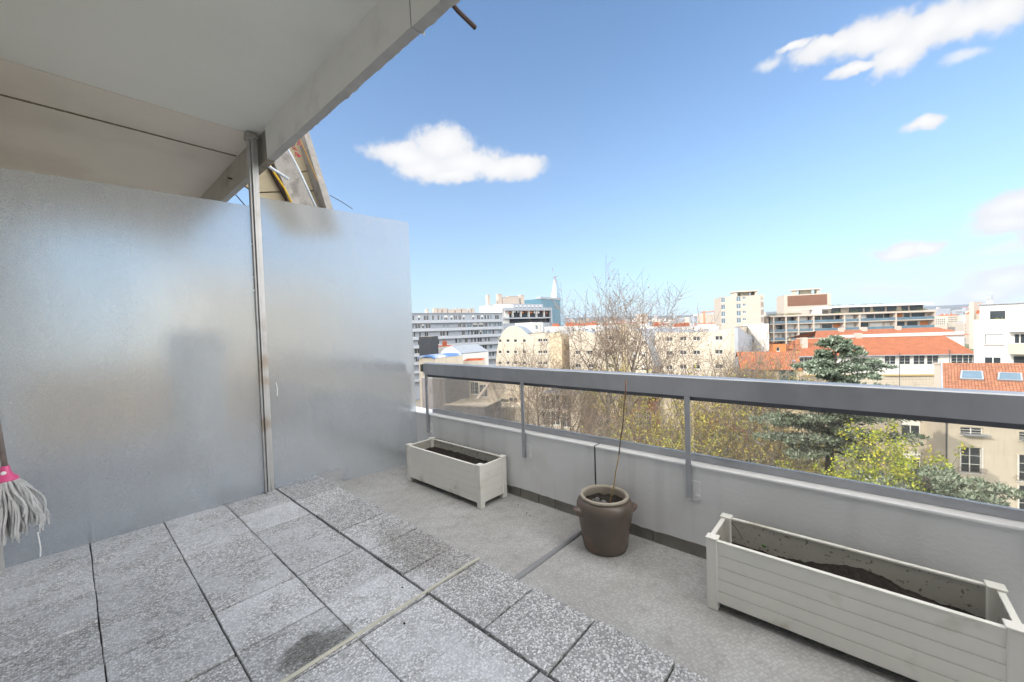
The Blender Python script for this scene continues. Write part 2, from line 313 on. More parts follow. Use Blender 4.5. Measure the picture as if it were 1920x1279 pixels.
class MB:
    def __init__(s): s.v = []; s.f = []; s.mi = []; s.uv = {}
    def quad(s, a, b, c, d, mi=0, uv=None):
        n = len(s.v); s.v += [tuple(a), tuple(b), tuple(c), tuple(d)]; s.f.append((n, n+1, n+2, n+3)); s.mi.append(mi)
        if uv: s.uv[len(s.f)-1] = uv
    def tri(s, a, b, c, mi=0):
        n = len(s.v); s.v += [tuple(a), tuple(b), tuple(c)]; s.f.append((n, n+1, n+2)); s.mi.append(mi)
    def box(s, a, b, mi=0, M=None):
        x0, y0, z0 = a; x1, y1, z1 = b
        p = [Vector(q) for q in ((x0,y0,z0),(x1,y0,z0),(x1,y1,z0),(x0,y1,z0),(x0,y0,z1),(x1,y0,z1),(x1,y1,z1),(x0,y1,z1))]
        if M is not None: p = [M @ q for q in p]
        n = len(s.v); s.v += [tuple(q) for q in p]
        for f in ((0,3,2,1),(4,5,6,7),(0,1,5,4),(1,2,6,5),(2,3,7,6),(3,0,4,7)):
            s.f.append(tuple(n+i for i in f)); s.mi.append(mi)
    def prism(s, pts, ext, mi=0):
        """closed polygon pts (Vectors) extruded by vector ext"""
        n = len(s.v); k = len(pts); ext = Vector(ext)
        s.v += [tuple(Vector(p)) for p in pts] + [tuple(Vector(p)+ext) for p in pts]
        s.f.append(tuple(range(n, n+k))); s.mi.append(mi)
        s.f.append(tuple(range(n+2*k-1, n+k-1, -1))); s.mi.append(mi)
        for i in range(k):
            j = (i+1) % k; s.f.append((n+i, n+k+i, n+k+j, n+j)); s.mi.append(mi)
    def tube(s, pts, rad, sides=6, mi=0, cap=True):
        pts = [Vector(p) for p in pts]
        if isinstance(rad, (int, float)): rad = [rad]*len(pts)
        rings = []; prev = None
        for i, p in enumerate(pts):
            t = (pts[min(i+1, len(pts)-1)] - pts[max(i-1, 0)])
            if t.length < 1e-9: t = Vector((0, 0, 1))
            t.normalize()
            if prev is None:
                a = t.orthogonal().normalized()
            else:
                a = (prev - t*prev.dot(t))
                a = a.normalized() if a.length > 1e-6 else t.orthogonal().normalized()
            prev = a; b = t.cross(a); n = len(s.v)
            for k in range(sides):
                w = 2*math.pi*k/sides; s.v.append(tuple(p + (a*math.cos(w) + b*math.sin(w))*rad[i]))
            rings.append(n)
        for i in range(len(rings)-1):
            for k in range(sides):
                l = (k+1) % sides; s.f.append((rings[i]+k, rings[i]+l, rings[i+1]+l, rings[i+1]+k)); s.mi.append(mi)
        if cap:
            s.f.append(tuple(rings[0]+k for k in range(sides-1, -1, -1))); s.mi.append(mi)
            s.f.append(tuple(rings[-1]+k for k in range(sides))); s.mi.append(mi)
    def lathe(s, prof, c=(0, 0, 0), seg=48, mi=0):
        c = Vector(c); rings = []
        for (r, z) in prof:
            n = len(s.v); rings.append(n)
            for k in range(seg):
                w = 2*math.pi*k/seg; s.v.append((c.x+r*math.cos(w), c.y+r*math.sin(w), c.z+z))
        for i in range(len(rings)-1):
            for k in range(seg):
                l = (k+1) % seg; s.f.append((rings[i]+k, rings[i]+l, rings[i+1]+l, rings[i+1]+k)); s.mi.append(mi)
    def mesh(s, name, mats, smooth=False):
        me = bpy.data.meshes.new(name); me.from_pydata(s.v, [], s.f)
        for x in (mats if isinstance(mats, (list, tuple)) else [mats]): me.materials.append(x)
        if len(me.materials) > 1: me.polygons.foreach_set('material_index', s.mi)
        if smooth: me.polygons.foreach_set('use_smooth', [True]*len(s.f))
        if s.uv:
            ul = me.uv_layers.new(name='UVMap')
            for fi, q in s.uv.items():
                p = me.polygons[fi]
                for li, w in zip(p.loop_indices, q): ul.data[li].uv = w
        me.update(); return me
    def build(s, name, mats, parent=None, smooth=False, bevel=0, loc=None, seg=2):
        o = link(name, s.mesh(name, mats, smooth), parent, loc)
        if bevel:
            bmod = o.modifiers.new('bevel', 'BEVEL'); bmod.width = bevel; bmod.segments = seg; bmod.limit_method = 'ANGLE'; bmod.angle_limit = R(40)
        return o
def part(mb, name, mats, root, smooth=False, bevel=0, seg=2, label=None):
    off = Vector((0, 0, 0)); p = root
    while p is not None: off -= p.location; p = p.parent
    o = mb.build(name, mats, root, smooth, bevel, off, seg)
    if label: o['label'] = label
    return o
def bx(mb, x0, x1, y0, y1, z0, z1, mi=0): mb.box((x0, y0, z0), (x1, y1, z1), mi)

# ------------------------------------------------------------------ terrace: floors
mb = MB(); bx(mb, -.42, 2.66, -6, 12, -.12, 0.0)
tag(part(mb, 'terrace_floor', M_MEMB, None), kind='structure')
mb = MB()
XL = [-.757, -.352, .053, .456, .861]; EDGE = 1.668
def slab(mb, x0, x1, y0, y1, z1, ragged=False):
    g = .0026; jx = lambda: rnd.uniform(-.0022, .0022)
    a, b, c, d = (x0+g+jx(), y0+g*2.1+jx()), (x1-g+jx(), y0+g*2.1+jx()), (x1-g+jx(), y1-g*2.1+jx()), (x0+g+jx(), y1-g*2.1+jx())
    z1 += rnd.uniform(-.0022, .0022); tilt = rnd.uniform(-.0015, .0015)
    ring = []
    def edge(p, q, n, rag):
        for i in range(n):
            t = i/n; amp = .0045 if rag else .0014
            ring.append((p[0]+(q[0]-p[0])*t + (rnd.uniform(-amp, amp) if i else 0), p[1]+(q[1]-p[1])*t + (rnd.uniform(-.0014, .0014) if i else 0)))
    edge(a, b, 8, False); edge(b, c, 24 if ragged else 8, ragged); edge(c, d, 8, False); edge(d, a, 8, False)
    cx_, cy_ = (x0+x1)/2, (y0+y1)/2; n = len(mb.v); k = len(ring)
    for z, ins in ((z1-.045, 0), (z1-.003, 0), (z1, .0028)):
        for (x, y) in ring:
            mb.v.append((x + (cx_-x)*ins*4, y + (cy_-y)*ins*4, z + tilt*(x-cx_)*10))
    for r in range(2):
        for i in range(k):
            j = (i+1) % k; mb.f.append((n+r*k+i, n+r*k+j, n+(r+1)*k+j, n+(r+1)*k+i)); mb.mi.append(0)
    mb.f.append(tuple(n+2*k+i for i in range(k))); mb.mi.append(0)
YI = [4.58, 4.175, 3.77, 3.365, 2.96, 2.555, 2.15, 1.792]
YJ = [1.792-.385*i for i in range(1, 16)]
YS = YI + YJ
for ci, x0 in enumerate(XL):
    x1 = XL[ci+1] if ci < 4 else 1.262
    for i in range(len(YS)-1):
        o = rnd.uniform(-.006, .006); slab(mb, x0, x1, YS[i+1]+o, YS[i]+o, .06)
YO = [4.62, 4.12, 3.72, 3.30, 2.88, 2.46, 2.06, 1.802, 1.37, .985, .60, .2, -.2, -.6, -1, -1.4, -1.8, -2.2, -2.6, -3, -3.4]
for i in range(len(YO)-1): slab(mb, 1.272, EDGE+rnd.uniform(-.008, .008), YO[i+1], YO[i], .062, True)
for y in range(12):   # neighbour's side of the screen
    for x0, x1 in zip(XL, XL[1:]+[1.262]): slab(mb, x0, x1, 4.58+y*.405, 4.985+y*.405, .06)
tag(part(mb, 'paving', M_GRAVEL, None), kind='structure')
mb = MB(); bx(mb, -.41, 1.640, -3.3, 4.6, .004, .043)
tag(part(mb, 'paving_bed', M_JOINT, None), kind='structure')

mb = MB(); pts = [Vector((x, 1.8135+.002*math.sin(x*9), .066)) for x in [ -.3+.1*i for i in range(20)] ] + [Vector((1.672, 1.812, .064))]
for a, b in zip(pts, pts[1:]):
    w = .0065; t = .0055
    mb.prism([a+Vector((0,-w,-.004)), a+Vector((0,w,-.004)), a+Vector((0,w*.8,t)), a+Vector((0,-w*.8,t))], b-a)
tag(part(mb, 'joint_strip', M_TRIM, None), 'thin cream plastic strip laid across the grey gravel paving slabs', 'floor strip')
mb = MB(); ang = [math.pi*i/8 for i in range(9)]
mb.prism([Vector((1.69, 1.555+.017*math.cos(a), .001+.020*math.sin(a))) for a in ang], (.945, -.02, 0))
tag(part(mb, 'floor_seam', M_SEAM, None, smooth=False), 'rounded grey seam running over the lower terrace floor to the wall behind the stoneware pot', 'floor seam')

# ------------------------------------------------------------------ parapet wall
pw = empty('parapet_wall', (2.7, 1.5, 0), 'low grey white parapet wall with white cap under the glass railing', 'wall')
for i, (y0, y1) in enumerate(((1.522, 12.0), (-5.0, 1.508))):
    mb = MB(); n = int((y1-y0)/.05); WX = 2.62
    # face with an irregular lower edge
    ys = [y0+(y1-y0)*k/n for k in range(n+1)]; zb = [.088+mnoise.noise(Vector((y*3, 1, 0)))*.010+rnd.uniform(-.003, .003) for y in ys]
    for k in range(n):
        a, b = ys[k], ys[k+1]
        mb.quad((WX, a, zb[k]), (WX, b, zb[k+1]), (WX, b, .588), (WX, a, .588))
        mb.quad((WX+.05, a, zb[k]), (WX+.05, b, zb[k+1]), (WX, b, zb[k+1]), (WX, a, zb[k]))
    for y, q in ((y0, 0), (y1, n)): mb.quad((WX, y, zb[q]), (WX+.12, y, zb[q]), (WX+.12, y, .588), (WX, y, .588))
    bx(mb, 2.74, 2.80, y0, y1, -3.2, .588)
    part(mb, 'wall_panel', M_PAINT, pw)
    mb = MB(); bx(mb, 2.612, 2.80, y0, y1, .588, .603)
    part(mb, 'wall_cap', M_CAP, pw, bevel=.004)
mb = MB(); y = -5.
while y < 12:
    L = rnd.uniform(.17, .22) if y > 1.2 else rnd.uniform(.6, .9); bx(mb, 2.633+rnd.uniform(0, .004), 2.72, y, y+L-.008, -.02, .12); y += L
bx(mb, 2.66, 2.70, -5, 12, -.02, .115)
part(mb, 'block_course', M_BLOCK, pw)
mb = MB(); bx(mb, 2.624, 2.8, 1.509, 1.521, .07, .598); part(mb, 'expansion_joint', M_BLACK, pw)

# ------------------------------------------------------------------ railing
rl = empty('railing', (2.65, 1.5, .6), 'grey aluminium railing with wide handrail and clear glass above the parapet wall', 'railing')
mb = MB(); pr = [(2.600, 1.041), (2.600, 1.158), (2.606, 1.164), (2.668, 1.167), (2.674, 1.160), (2.674, 1.041)]
mb.prism([Vector((x, -4.5, z)) for x, z in pr], (0, 8.12, 0)); part(mb, 'handrail', M_ALU, rl)
mb = MB(); bx(mb, 2.632, 2.704, -4.5, 3.62, 1.012, 1.0405); part(mb, 'glazing_channel', M_ALUD, rl)
mb = MB(); bx(mb, 2.686, 2.712, -4.5, 3.60, .6035, .652); part(mb, 'bottom_channel', M_ALU, rl, bevel=.003)
PY = [3.575, 2.20, .828, -.553, -1.88, -3.26]
for i, y in enumerate(PY):
    mb = MB(); zb = .385 if i else .40
    bx(mb, 2.594, 2.606, y-.0165, y+.0165, zb, 1.0425); bx(mb, 2.606, 2.618, y-.006, y+.006, zb, 1.04)
    p = part(mb, 'post', M_ALU, rl, bevel=.0015)
    mb = MB(); bx(mb, 2.613, 2.6205, y-.115+.05, y+.03, .375, .50)
    pl = part(mb, 'fixing_plate', M_PAINT, p, bevel=.002)
    mb = MB(); mb.lathe([(0, 0), (.012, 0), (.012, .006), (.006, .009), (0, .009)], seg=6)
    M = Matrix.Translation((2.613, y-.048, .41)) @ Matrix.Rotation(-math.pi/2, 4, 'Y')
    mb.v = [tuple(M @ Vector(v)) for v in mb.v]; part(mb, 'bolt', M_PAINT, p)
ends = [3.6] + PY[1:] + [-4.5]
for a, b in zip(ends, ends[1:]):
    mb = MB(); bx(mb, 2.694, 2.700, b+.004, a-.004, .653, 1.013)
    part(mb, 'glass_pane', M_GLASS, rl)
mb = MB(); bx(mb, 2.592, 2.64, 3.62, 3.665, 1.07, 1.15); part(mb, 'end_bracket', M_ALUD, rl, bevel=.004)
# the neighbour's run of the same railing beyond the screen
rn = empty('railing', (2.65, 6, .6), 'neighbour railing run seen blurred behind the frosted glass screen', 'railing')
mb = MB(); mb.prism([Vector((x, 3.95, z)) for x, z in pr], (0, 7, 0)); part(mb, 'handrail', M_ALU, rn)
mb = MB(); bx(mb, 2.655, 2.678, 3.95, 10.9, .6035, .652); part(mb, 'bottom_channel', M_ALU, rn)
mb = MB(); bx(mb, 2.662, 2.668, 3.95, 10.9, .653, 1.04); part(mb, 'glass_pane', M_GLASS, rn)
for y in (5, 6.4, 7.8, 9.2):
    mb = MB(); bx(mb, 2.594, 2.606, y-.0165, y+.0165, .385, 1.0425); part(mb, 'post', M_ALU, rn)

# ------------------------------------------------------------------ frosted glass privacy screen
sc = empty('privacy_screen', (1.2, 4.15, .05), 'frosted glass privacy screen of two tall panes on a metal post at the terrace end', 'glass screen')
mb = MB(); Y0 = 4.15
def tri_pane(mb, p0, p1, zt0, zt1, low, th=.008):
    """pane between plan points p0,p1; low = list of (t,z) along the bottom edge"""
    p0 = Vector((*p0, 0)); p1 = Vector((*p1, 0)); u = p1-p0; n = Vector((-u.y, u.x, 0)).normalized()*th
    ring = [p0+u*t+Vector((0, 0, z)) for t, z in low] + [p1+Vector((0, 0, zt1)), p0+Vector((0, 0, zt0))]
    mb.prism(ring, n)
tri_pane(mb, (-.325, 4.165), (1.165, 4.15), 2.655, 2.705, [(0, .066), (1, .066)])
part(mb, 'glass_pane', M_FROST, sc)
mb = MB(); p0 = (1.235, 4.15); p1 = (2.606, 3.80)
tri_pane(mb, p0, p1, 2.80, 2.745, [(0, .072), (.22, .125), (.43, .150), (.433, .004), (1, .03)])
part(mb, 'glass_pane', M_FROST, sc)
mb = MB()    # post: three vertical profiles side by side, tilted a touch
for (x0, x1, y0, y1) in ((1.163, 1.178, 4.125, 4.175), (1.182, 1.200, 4.105, 4.165), (1.204, 1.236, 4.12, 4.17)):
    bx(mb, x0, x1, y0, y1, .06, 3.34)
bx(mb, 1.176, 1.206, 4.14, 4.17, .06, 3.34)
part(mb, 'post', M_STEEL, sc, bevel=.002)
mb = MB(); bx(mb, 1.165, 1.245, 4.095, 4.19, .06, .072); bx(mb, 1.205, 1.215, 4.098, 4.104, .06, .135); part(mb, 'foot_plate', M_STEEL, sc, bevel=.002)
mb = MB(); bx(mb, 1.15, 1.225, 4.10, 4.19, 3.30, 3.355); mb.tube([(1.19, 4.10, 3.31), (1.21, 4.08, 3.32), (1.235, 4.09, 3.315)], .012, 8); part(mb, 'top_clamp', mat('dirty_bracket', (.42, .40, .36), .6, metal=.3, var=.25, vs=15), sc, bevel=.003)
mb = MB(); bx(mb, -.385, -.322, 4.13, 4.18, .05, 3.3); bx(mb, -.365, -.35, 4.12, 4.135, .07, 3.3); part(mb, 'wall_post', M_STEEL, sc, bevel=.002)
for (x, z) in ((1.158, 2.05), (1.157, 1.93), (1.16, 2.35)):
    mb = MB(); mb.lathe([(0, 0), (.008, .002), (.006, .012), (0, .014)], c=(x, 4.142, z), seg=8); part(mb, 'sealant_blob', M_WHITEPL, sc)
for (x, y0) in ((1.30, 4.13), (-.175, 4.162)):
    z0 = .95 if x > 1 else .072; mb = MB()
    mb.tube([(x, y0, z0), (x+.004, y0, z0+.06), (x-.004, y0, z0+.13 if x > 1 else z0+.17)], .0035, 6)
    part(mb, 'paint_drip', M_WHITEPL, sc)

# ------------------------------------------------------------------ overhang above the terrace
ov = empty('overhang', (.4, 1.5, 3.37), 'painted concrete overhang above the terrace with a broken outer beam edge', 'overhang')
ZC = 3.367
mb = MB(); bx(mb, -.45, 1.27, -4, 4.16, ZC, ZC+.2); part(mb, 'ceiling_panel', M_CEIL, ov)
mb = MB(); bx(mb, -.45, 1.27, 4.16, 4.745, ZC-.006, ZC+.2); bx(mb, -.45, 1.27, 4.757, 9.5, ZC-.008, ZC+.2)
part(mb, 'soffit_panel', M_CEILB, ov, label='beige stained soffit beyond the screen with a dark joint')
mb = MB()
for k in range(30):
    y = 4.744; x = -.42+k*.055; mb.box((x, y-.004-rnd.random()*.004, ZC-.011), (x+.054, y+.014+rnd.random()*.005, ZC+.02))
part(mb, 'soffit_joint', mat('crumbling_joint', (.22, .18, .12), 1, var=.4, vs=30), ov)
def beam(mb, y0, y1, x0=1.252, xb=1.335, zb=3.085, amp=.012, seed=0):
    n = int((y1-y0)/.022); L = []
    for i in range(n+1):
        y = y0+(y1-y0)*i/n
        r = mnoise.noise(Vector((y*5, seed, 0)))*amp*1.3 + mnoise.noise(Vector((y*17, seed, 3)))*amp*1.3 - max(0, mnoise.noise(Vector((y*9, seed, 8)))-.25)*amp*3 + rnd.uniform(-.35, .35)*amp
        L.append((y, r))
    for (ya, ra), (yb, rb) in zip(L, L[1:]):
        mb.quad((x0-.008, ya, ZC+.02), (x0-.008, yb, ZC+.02), (x0, yb, zb), (x0, ya, zb), 0)
        A = lambda y, r: (xb-.018+r*.4, y, zb+.004-abs(r)*.3); B = lambda y, r: (xb+r, y, zb+.035+r*.6); Cc = lambda y, r: (xb+.01+r*.3, y, zb+.5)
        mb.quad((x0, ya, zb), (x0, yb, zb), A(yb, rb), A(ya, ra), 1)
        mb.quad(A(ya, ra), A(yb, rb), B(yb, rb), B(ya, ra), 2)
        mb.quad(B(ya, ra), B(yb, rb), Cc(yb, rb), Cc(ya, ra), 2)
    for y, flip in ((y0, 0), (y1, 1)):
        mb.quad((x0-.008, y, ZC+.1), (x0, y, zb), (xb, y, zb), (xb, y, ZC+.2), 1)
mb = MB(); beam(mb, 1.735, 3.93, seed=2); part(mb, 'beam', [M_BEAM, M_BEAMU, M_CONC], ov)
mb = MB(); beam(mb, -4, 1.727, seed=5, zb=3.08); part(mb, 'beam', [M_BEAM, M_BEAMU, M_CONC], ov)
mb = MB(); beam(mb, 4.42, 9.5, x0=1.25, xb=1.33, zb=3.09, amp=.003, seed=9); part(mb, 'beam', [mat('stained_beam_paint', (.50, .46, .39), .85, var=.12, vs=4, bump=.3, bs=30, col2=(.38,.33,.26), c2s=3), M_BEAMU, M_CONC], ov, label='stained beige beam beyond the screen post')
mb = MB(); bx(mb, 1.265, 1.33, 3.93, 4.42, 3.10, ZC+.1); part(mb, 'beam_gap', mat('stained_gap', (.28, .255, .22), .95, var=.3, vs=9, bump=.5), ov)
mb = MB(); mb.tube([(1.235, 4.98, 3.20), (1.21, 4.98, 3.20), (1.20, 4.96, 3.19), (1.21, 4.94, 3.18), (1.235, 4.94, 3.18)], .006, 8); part(mb, 'hook', M_RUST, ov)
mb = MB(); mb.tube([(1.33, 1.56, 3.2), (1.45, 1.585, 3.195), (1.585, 1.60, 3.192)], [.011, .012, .013], 10)
part(mb, 'reinforcing_bar', M_RUST, ov)
mb = MB(); bx(mb, 1.345, 1.40, -4, 3.97, 3.6, 3.8); bx(mb, -.45, 1.40, -4, 9.5, 3.568, 3.8)
part(mb, 'slab', M_CONC, ov)

# ------------------------------------------------------------------ neighbour's sloping canopy
def ny(px, py, Y): d = ray(px, py); return EYE + d*(Y/d.y)
def nslab(mb, pix, Y, th, mi=0):
    mb.prism([ny(px, py, Y) for px, py in pix], (0, th, 0), mi)
nc = empty('canopy', (1.7, 5, 2.6), 'sloping concrete and beige board canopy of the neighbour above the frosted screen', 'canopy')
mb = MB()
def pl(mb, pts, Y=5.30):
    nslab(mb, pts, Y, .05)
pl(mb, [(440, 322), (575, 236), (583, 262), (598, 316), (470, 338)])
pl(mb, [(447, 340), (598.5, 318.5), (611, 356), (478, 360)])
pl(mb, [(480, 362.5), (611.5, 358.5), (628, 400), (615, 440), (540, 440)])
nslab(mb, [(448, 326), (570, 250), (612, 440), (545, 440), (470, 352)], 5.38, .04)
part(mb, 'board', mat('beige_cement_board', (.50, .43, .30), .8, var=.08, vs=3, bump=.1, bs=30), nc)
mb = MB()
nslab(mb, [(498, 268), (540, 276), (612, 440), (566, 440), (537, 358)], 5.17, .125)
part(mb, 'rib', M_CONC, nc, bevel=.003)
mb = MB(); nslab(mb, [(562, 212), (576, 236), (640, 440), (627, 440), (573, 262)], 5.10, .2); part(mb, 'edge_beam', M_CONC, nc, bevel=.004)
mb = MB(); nslab(mb, [(490, 285), (500, 280), (566, 400), (553, 400)], 5.22, .07); part(mb, 'rib_shadow_strip', M_RUST, nc)  # solid dark strip stands in for the shade beside the rib
tb = MB(); tb.tube([ny(538, 276, 5.08), ny(560, 318, 5.08), ny(600, 405, 5.08)], .014, 10)
tag(part(tb, 'conduit', mat('white_conduit', (.66, .72, .80), .45, var=.08), None, smooth=True), 'long white ribbed conduit running down the concrete rib of the neighbour canopy', 'conduit')
tb = MB(); tb.tube([ny(497, 308, 4.9), ny(541, 336, 4.95)], .017, 12)
tag(part(tb, 'tube', mat('pale_tube', (.60, .66, .74), .4, var=.05), None, smooth=True), 'short thick pale blue grey tube sticking out below the broken beam', 'tube')
tb = MB(); tb.tube([ny(500, 300, 5.1), ny(516, 327, 5.12), ny(534, 354, 5.12), ny(552, 392, 5.12)], .011, 10)
tag(part(tb, 'hose', mat('yellow_hose', (.72, .44, .01), .45, var=.08), None, smooth=True), 'bright yellow hose hanging down beside the concrete rib above the screen', 'hose')
tb = MB(); P = [ny(556, 246, 5.05), ny(569, 278, 5.05), ny(595, 338, 5.05)]
for i in range(26):
    t = i/26; q = P[0].lerp(P[2], t); tb.tube([q, q+(P[2]-P[0])/26*.9], [.006, .009], 6)
tag(part(tb, 'rope', mat('tan_rope', (.45, .27, .08), .9, var=.3, vs=40), None), 'twisted tan rope hanging along the outer edge of the sloping canopy', 'rope')
tb = MB(); tb.tube([ny(618, 366, 5.3), ny(640, 378, 5.3), ny(661, 392, 5.3)], .0045, 6)
tag(part(tb, 'metal_rod', M_RUST, None), 'thin dark rod sticking out from the canopy edge against the sky', 'rod')
tb = MB(); tb.tube([ny(432, 354, 5.6), ny(462, 388, 5.6)], .006, 6)
tag(part(tb, 'cable', M_RUST, None), 'thin dark cable crossing the small gap of sky left of the screen post', 'cable')
# red flowers
fl = MB(); gl = MB()
for (px, py) in ((551, 268), (558, 264), (553, 280), (557, 291), (562, 291), (549, 274), (561, 270), (556, 289)):
    c = ny(px, py, 4.98)
    for k in range(7):
        a = Vector((rnd.uniform(-1, 1), rnd.uniform(-1, 1), rnd.uniform(-1, 1))).normalized()*.024; b = a.orthogonal().normalized()*.016
        fl.tri(c, c+a+b, c+a-b)
for k in range(24):
    c = ny(rnd.uniform(542, 556), rnd.uniform(266, 282), 5.0); a = Vector((rnd.uniform(-1, 1), rnd.uniform(-1, 1), rnd.uniform(-1, 1))).normalized()*.02; b = a.orthogonal().normalized()*.008
    gl.quad(c, c+a*.5+b, c+a, c+a*.5-b)
r = empty('flowering_plant', ny(553, 272, 5.0), 'red flowers hanging over the top of the neighbour canopy', 'plant')
part(fl, 'blossom', mat('red_petal', (.50, .015, .06), .6, isl=.3), r); part(gl, 'leaf', mat('garden_leaf', (.10, .16, .05), .6, isl=.3), r)

# ------------------------------------------------------------------ home building behind the camera (shades the terrace)
hb = empty('apartment_building', (-4, 2, -21), 'white walled apartment building carrying the terrace', 'building')
mb = MB(); WXX = -.43
for (y0, y1, z0, z1) in ((-6, -1.2, 0, 3.4), (-1.2, .9, 2.35, 3.4), (.9, 6.2, 0, 3.4), (6.2, 8.0, 0, .5), (6.2, 8, 2.3, 3.4), (8, 12, 0, 3.4)):
    bx(mb, -.7, WXX, y0, y1, z0, z1)
part(mb, 'wall', mat('rendered_facade', (.66, .64, .60), .9, var=.05, bump=.3), hb)
mb = MB(); bx(mb, -12, -.71, -30, 12, -21, 6.6); bx(mb, -12, 2.735, -30, 12, -21, -.125); part(mb, 'building_body', mat('facade_concrete', (.58, .56, .52), .9, var=.06), hb)
mb = MB(); bx(mb, -12, -.45, 12, 34, -21, 4.5); part(mb, 'wing', mat('facade_concrete', (.5, .5, .5)), hb)
for (y0, y1, z0) in ((-1.2, .9, .06), (6.2, 8.0, .5)):
    mb = MB()
    for a, b in ((y0, y0+.07), (y1-.07, y1), ((y0+y1)/2-.05, (y0+y1)/2+.05)): bx(mb, -.56, -.5, a, b, z0, 2.34)
    for z in (z0, 2.27): bx(mb, -.557, -.503, y0+.07, y1-.07, z, z+.07)
    wf = part(mb, 'window_frame', M_WHITEPL, hb, bevel=.004)
    mb = MB(); bx(mb, -.535, -.529, y0+.07, y1-.07, z0+.07, 2.27); part(mb, 'pane', mat('window_dark', (.03, .035, .04), .08, spec=.8), wf)
# neighbour's far partition, table and an added pale box, blurred by the frosted glass
mb = MB(); bx(mb, -.42, 2.6, 8.4, 8.5, 0, 1.15)
tag(part(mb, 'partition', mat('ochre_render', (.62, .48, .33), .9), None), 'warm beige partition blurred behind the frosted screen', 'partition')
def bench(x, y):
    r = empty('garden_table', (x, y, .06), 'dark garden table blurred behind the right pane of the frosted screen', 'table')
    mb = MB(); bx(mb, x-.35, x+.35, y-.3, y+.3, .72, .76); part(mb, 'table_top', M_ALUD, r)
    for sx in (-.3, .3):
        for sy in (-.25, .25):
            mb = MB(); bx(mb, x+sx-.02, x+sx+.02, y+sy-.02, y+sy+.02, .06, .72); part(mb, 'leg', M_ALUD, r)
bench(1.75, 7.2)
def blur_box(name, lb, cat, m, pa, pb, ya, yb, Y, parts=('door', 'top')):
    a = ny(pa, yb, Y); b_ = ny(pb, ya, Y); x0, x1 = sorted((a.x, b_.x)); r = empty(name, ((x0+x1)/2, Y, .05), lb, cat)
    mb = MB(); bx(mb, x0, x1, Y, Y+.4, .06, b_.z-.03); part(mb, 'carcass', m, r, bevel=.01)
    mb = MB(); bx(mb, x0-.02, x1+.02, Y-.02, Y+.42, b_.z-.03, b_.z); part(mb, 'top', m, r)
blur_box('pale_blur_block', 'pale box added as a bright blur behind the left frosted pane', 'added box', M_WHITE, 330, 420, 620, 700, 5.6)  # pale box added to put a bright patch in the frosted pane

# ------------------------------------------------------------------ planters
def planter(label, x0, x1, y0, y1, H, soil, side='cream'):
    r = empty('planter', ((x0+x1)/2, (y0+y1)/2, 0), label, 'planter', 'cream plastic planters along the wall')
    pw_ = .052; zb = .045; n = 5; ph = (H-.01-zb)/n
    def boards(ax, a0, a1, c, sgn):
        """one side: five horizontal boards with grooves, and a top lip"""
        mb = MB()
        for k in range(n):
            z0, z1 = zb+k*ph, zb+(k+1)*ph; g = .0028
            if ax == 'y':
                xs = sorted((c, c-sgn*.012)); bx(mb, xs[0], xs[1], a0, a1, z0+g, z1-g); xs = sorted((c-sgn*.003, c-sgn*.011)); bx(mb, xs[0], xs[1], a0, a1, z0-g+.0001, z0+g)
            else:
                ys = sorted((c, c-sgn*.012)); bx(mb, a0, a1, ys[0], ys[1], z0+g, z1-g); ys = sorted((c-sgn*.003, c-sgn*.011)); bx(mb, a0, a1, ys[0], ys[1], z0-g+.0001, z0+g)
        if ax == 'y': xs = sorted((c+sgn*.002, c-sgn*.020)); bx(mb, xs[0], xs[1], a0, a1, H-.012, H-.002)
        else: ys = sorted((c+sgn*.002, c-sgn*.020)); bx(mb, a0, a1, ys[0], ys[1], H-.012, H-.002)
        return mb
    e = .006
    for c, s in ((x0+e, -1), (x1-e, 1)):
        mb = boards('y', y0+pw_-.004, y1-pw_+.004, c, s); p = part(mb, 'side_panel', M_PLANT, r, bevel=.0012, seg=1)
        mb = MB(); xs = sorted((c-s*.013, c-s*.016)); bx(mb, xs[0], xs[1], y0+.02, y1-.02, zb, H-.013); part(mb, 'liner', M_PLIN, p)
    for c, s in ((y0+e, -1), (y1-e, 1)):
        mb = boards('x', x0+pw_-.004, x1-pw_+.004, c, s); p = part(mb, 'end_panel', M_PLANT, r, bevel=.0012, seg=1)
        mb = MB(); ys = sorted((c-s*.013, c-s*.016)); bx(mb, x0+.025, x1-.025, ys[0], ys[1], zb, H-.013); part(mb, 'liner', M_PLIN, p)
    for (px_, sx) in ((x0, 1), (x1, -1)):
        for (py_, sy) in ((y0, 1), (y1, -1)):
            mb = MB(); xs = sorted((px_, px_+sx*pw_)); ys = sorted((py_, py_+sy*pw_)); bx(mb, xs[0], xs[1], ys[0], ys[1], 0, H)
            p = part(mb, 'corner_post', M_PLANT, r, bevel=.006, seg=3)
            mb = MB(); bx(mb, xs[0]-.003, xs[1]+.003, ys[0]-.003, ys[1]+.003, H, H+.009); part(mb, 'post_cap', M_PLANT, p, bevel=.004, seg=3)
    # soil: lumpy surface with its own height profile
    mb = MB(); nx, nyy = 16, 90; X0, X1, Y0_, Y1_ = x0+.022, x1-.022, y0+.022, y1-.022; base = len(mb.v)
    for j in range(nyy+1):
        for i in range(nx+1):
            tx, ty = i/nx, j/nyy; X = X0+(X1-X0)*tx; Y = Y0_+(Y1_-Y0_)*ty
            mb.v.append((X, Y, soil(tx, ty)+mnoise.noise(Vector((X*18, Y*18, 1)))*.010+mnoise.noise(Vector((X*55, Y*55, 4)))*.006))
    for j in range(nyy):
        for i in range(nx):
            a = base+j*(nx+1)+i; mb.f.append((a, a+1, a+nx+2, a+nx+1)); mb.mi.append(0)
    bx(mb, X0, X1, Y0_, Y1_, .05, .06)
    part(mb, 'soil', M_SOIL, r)
    return r
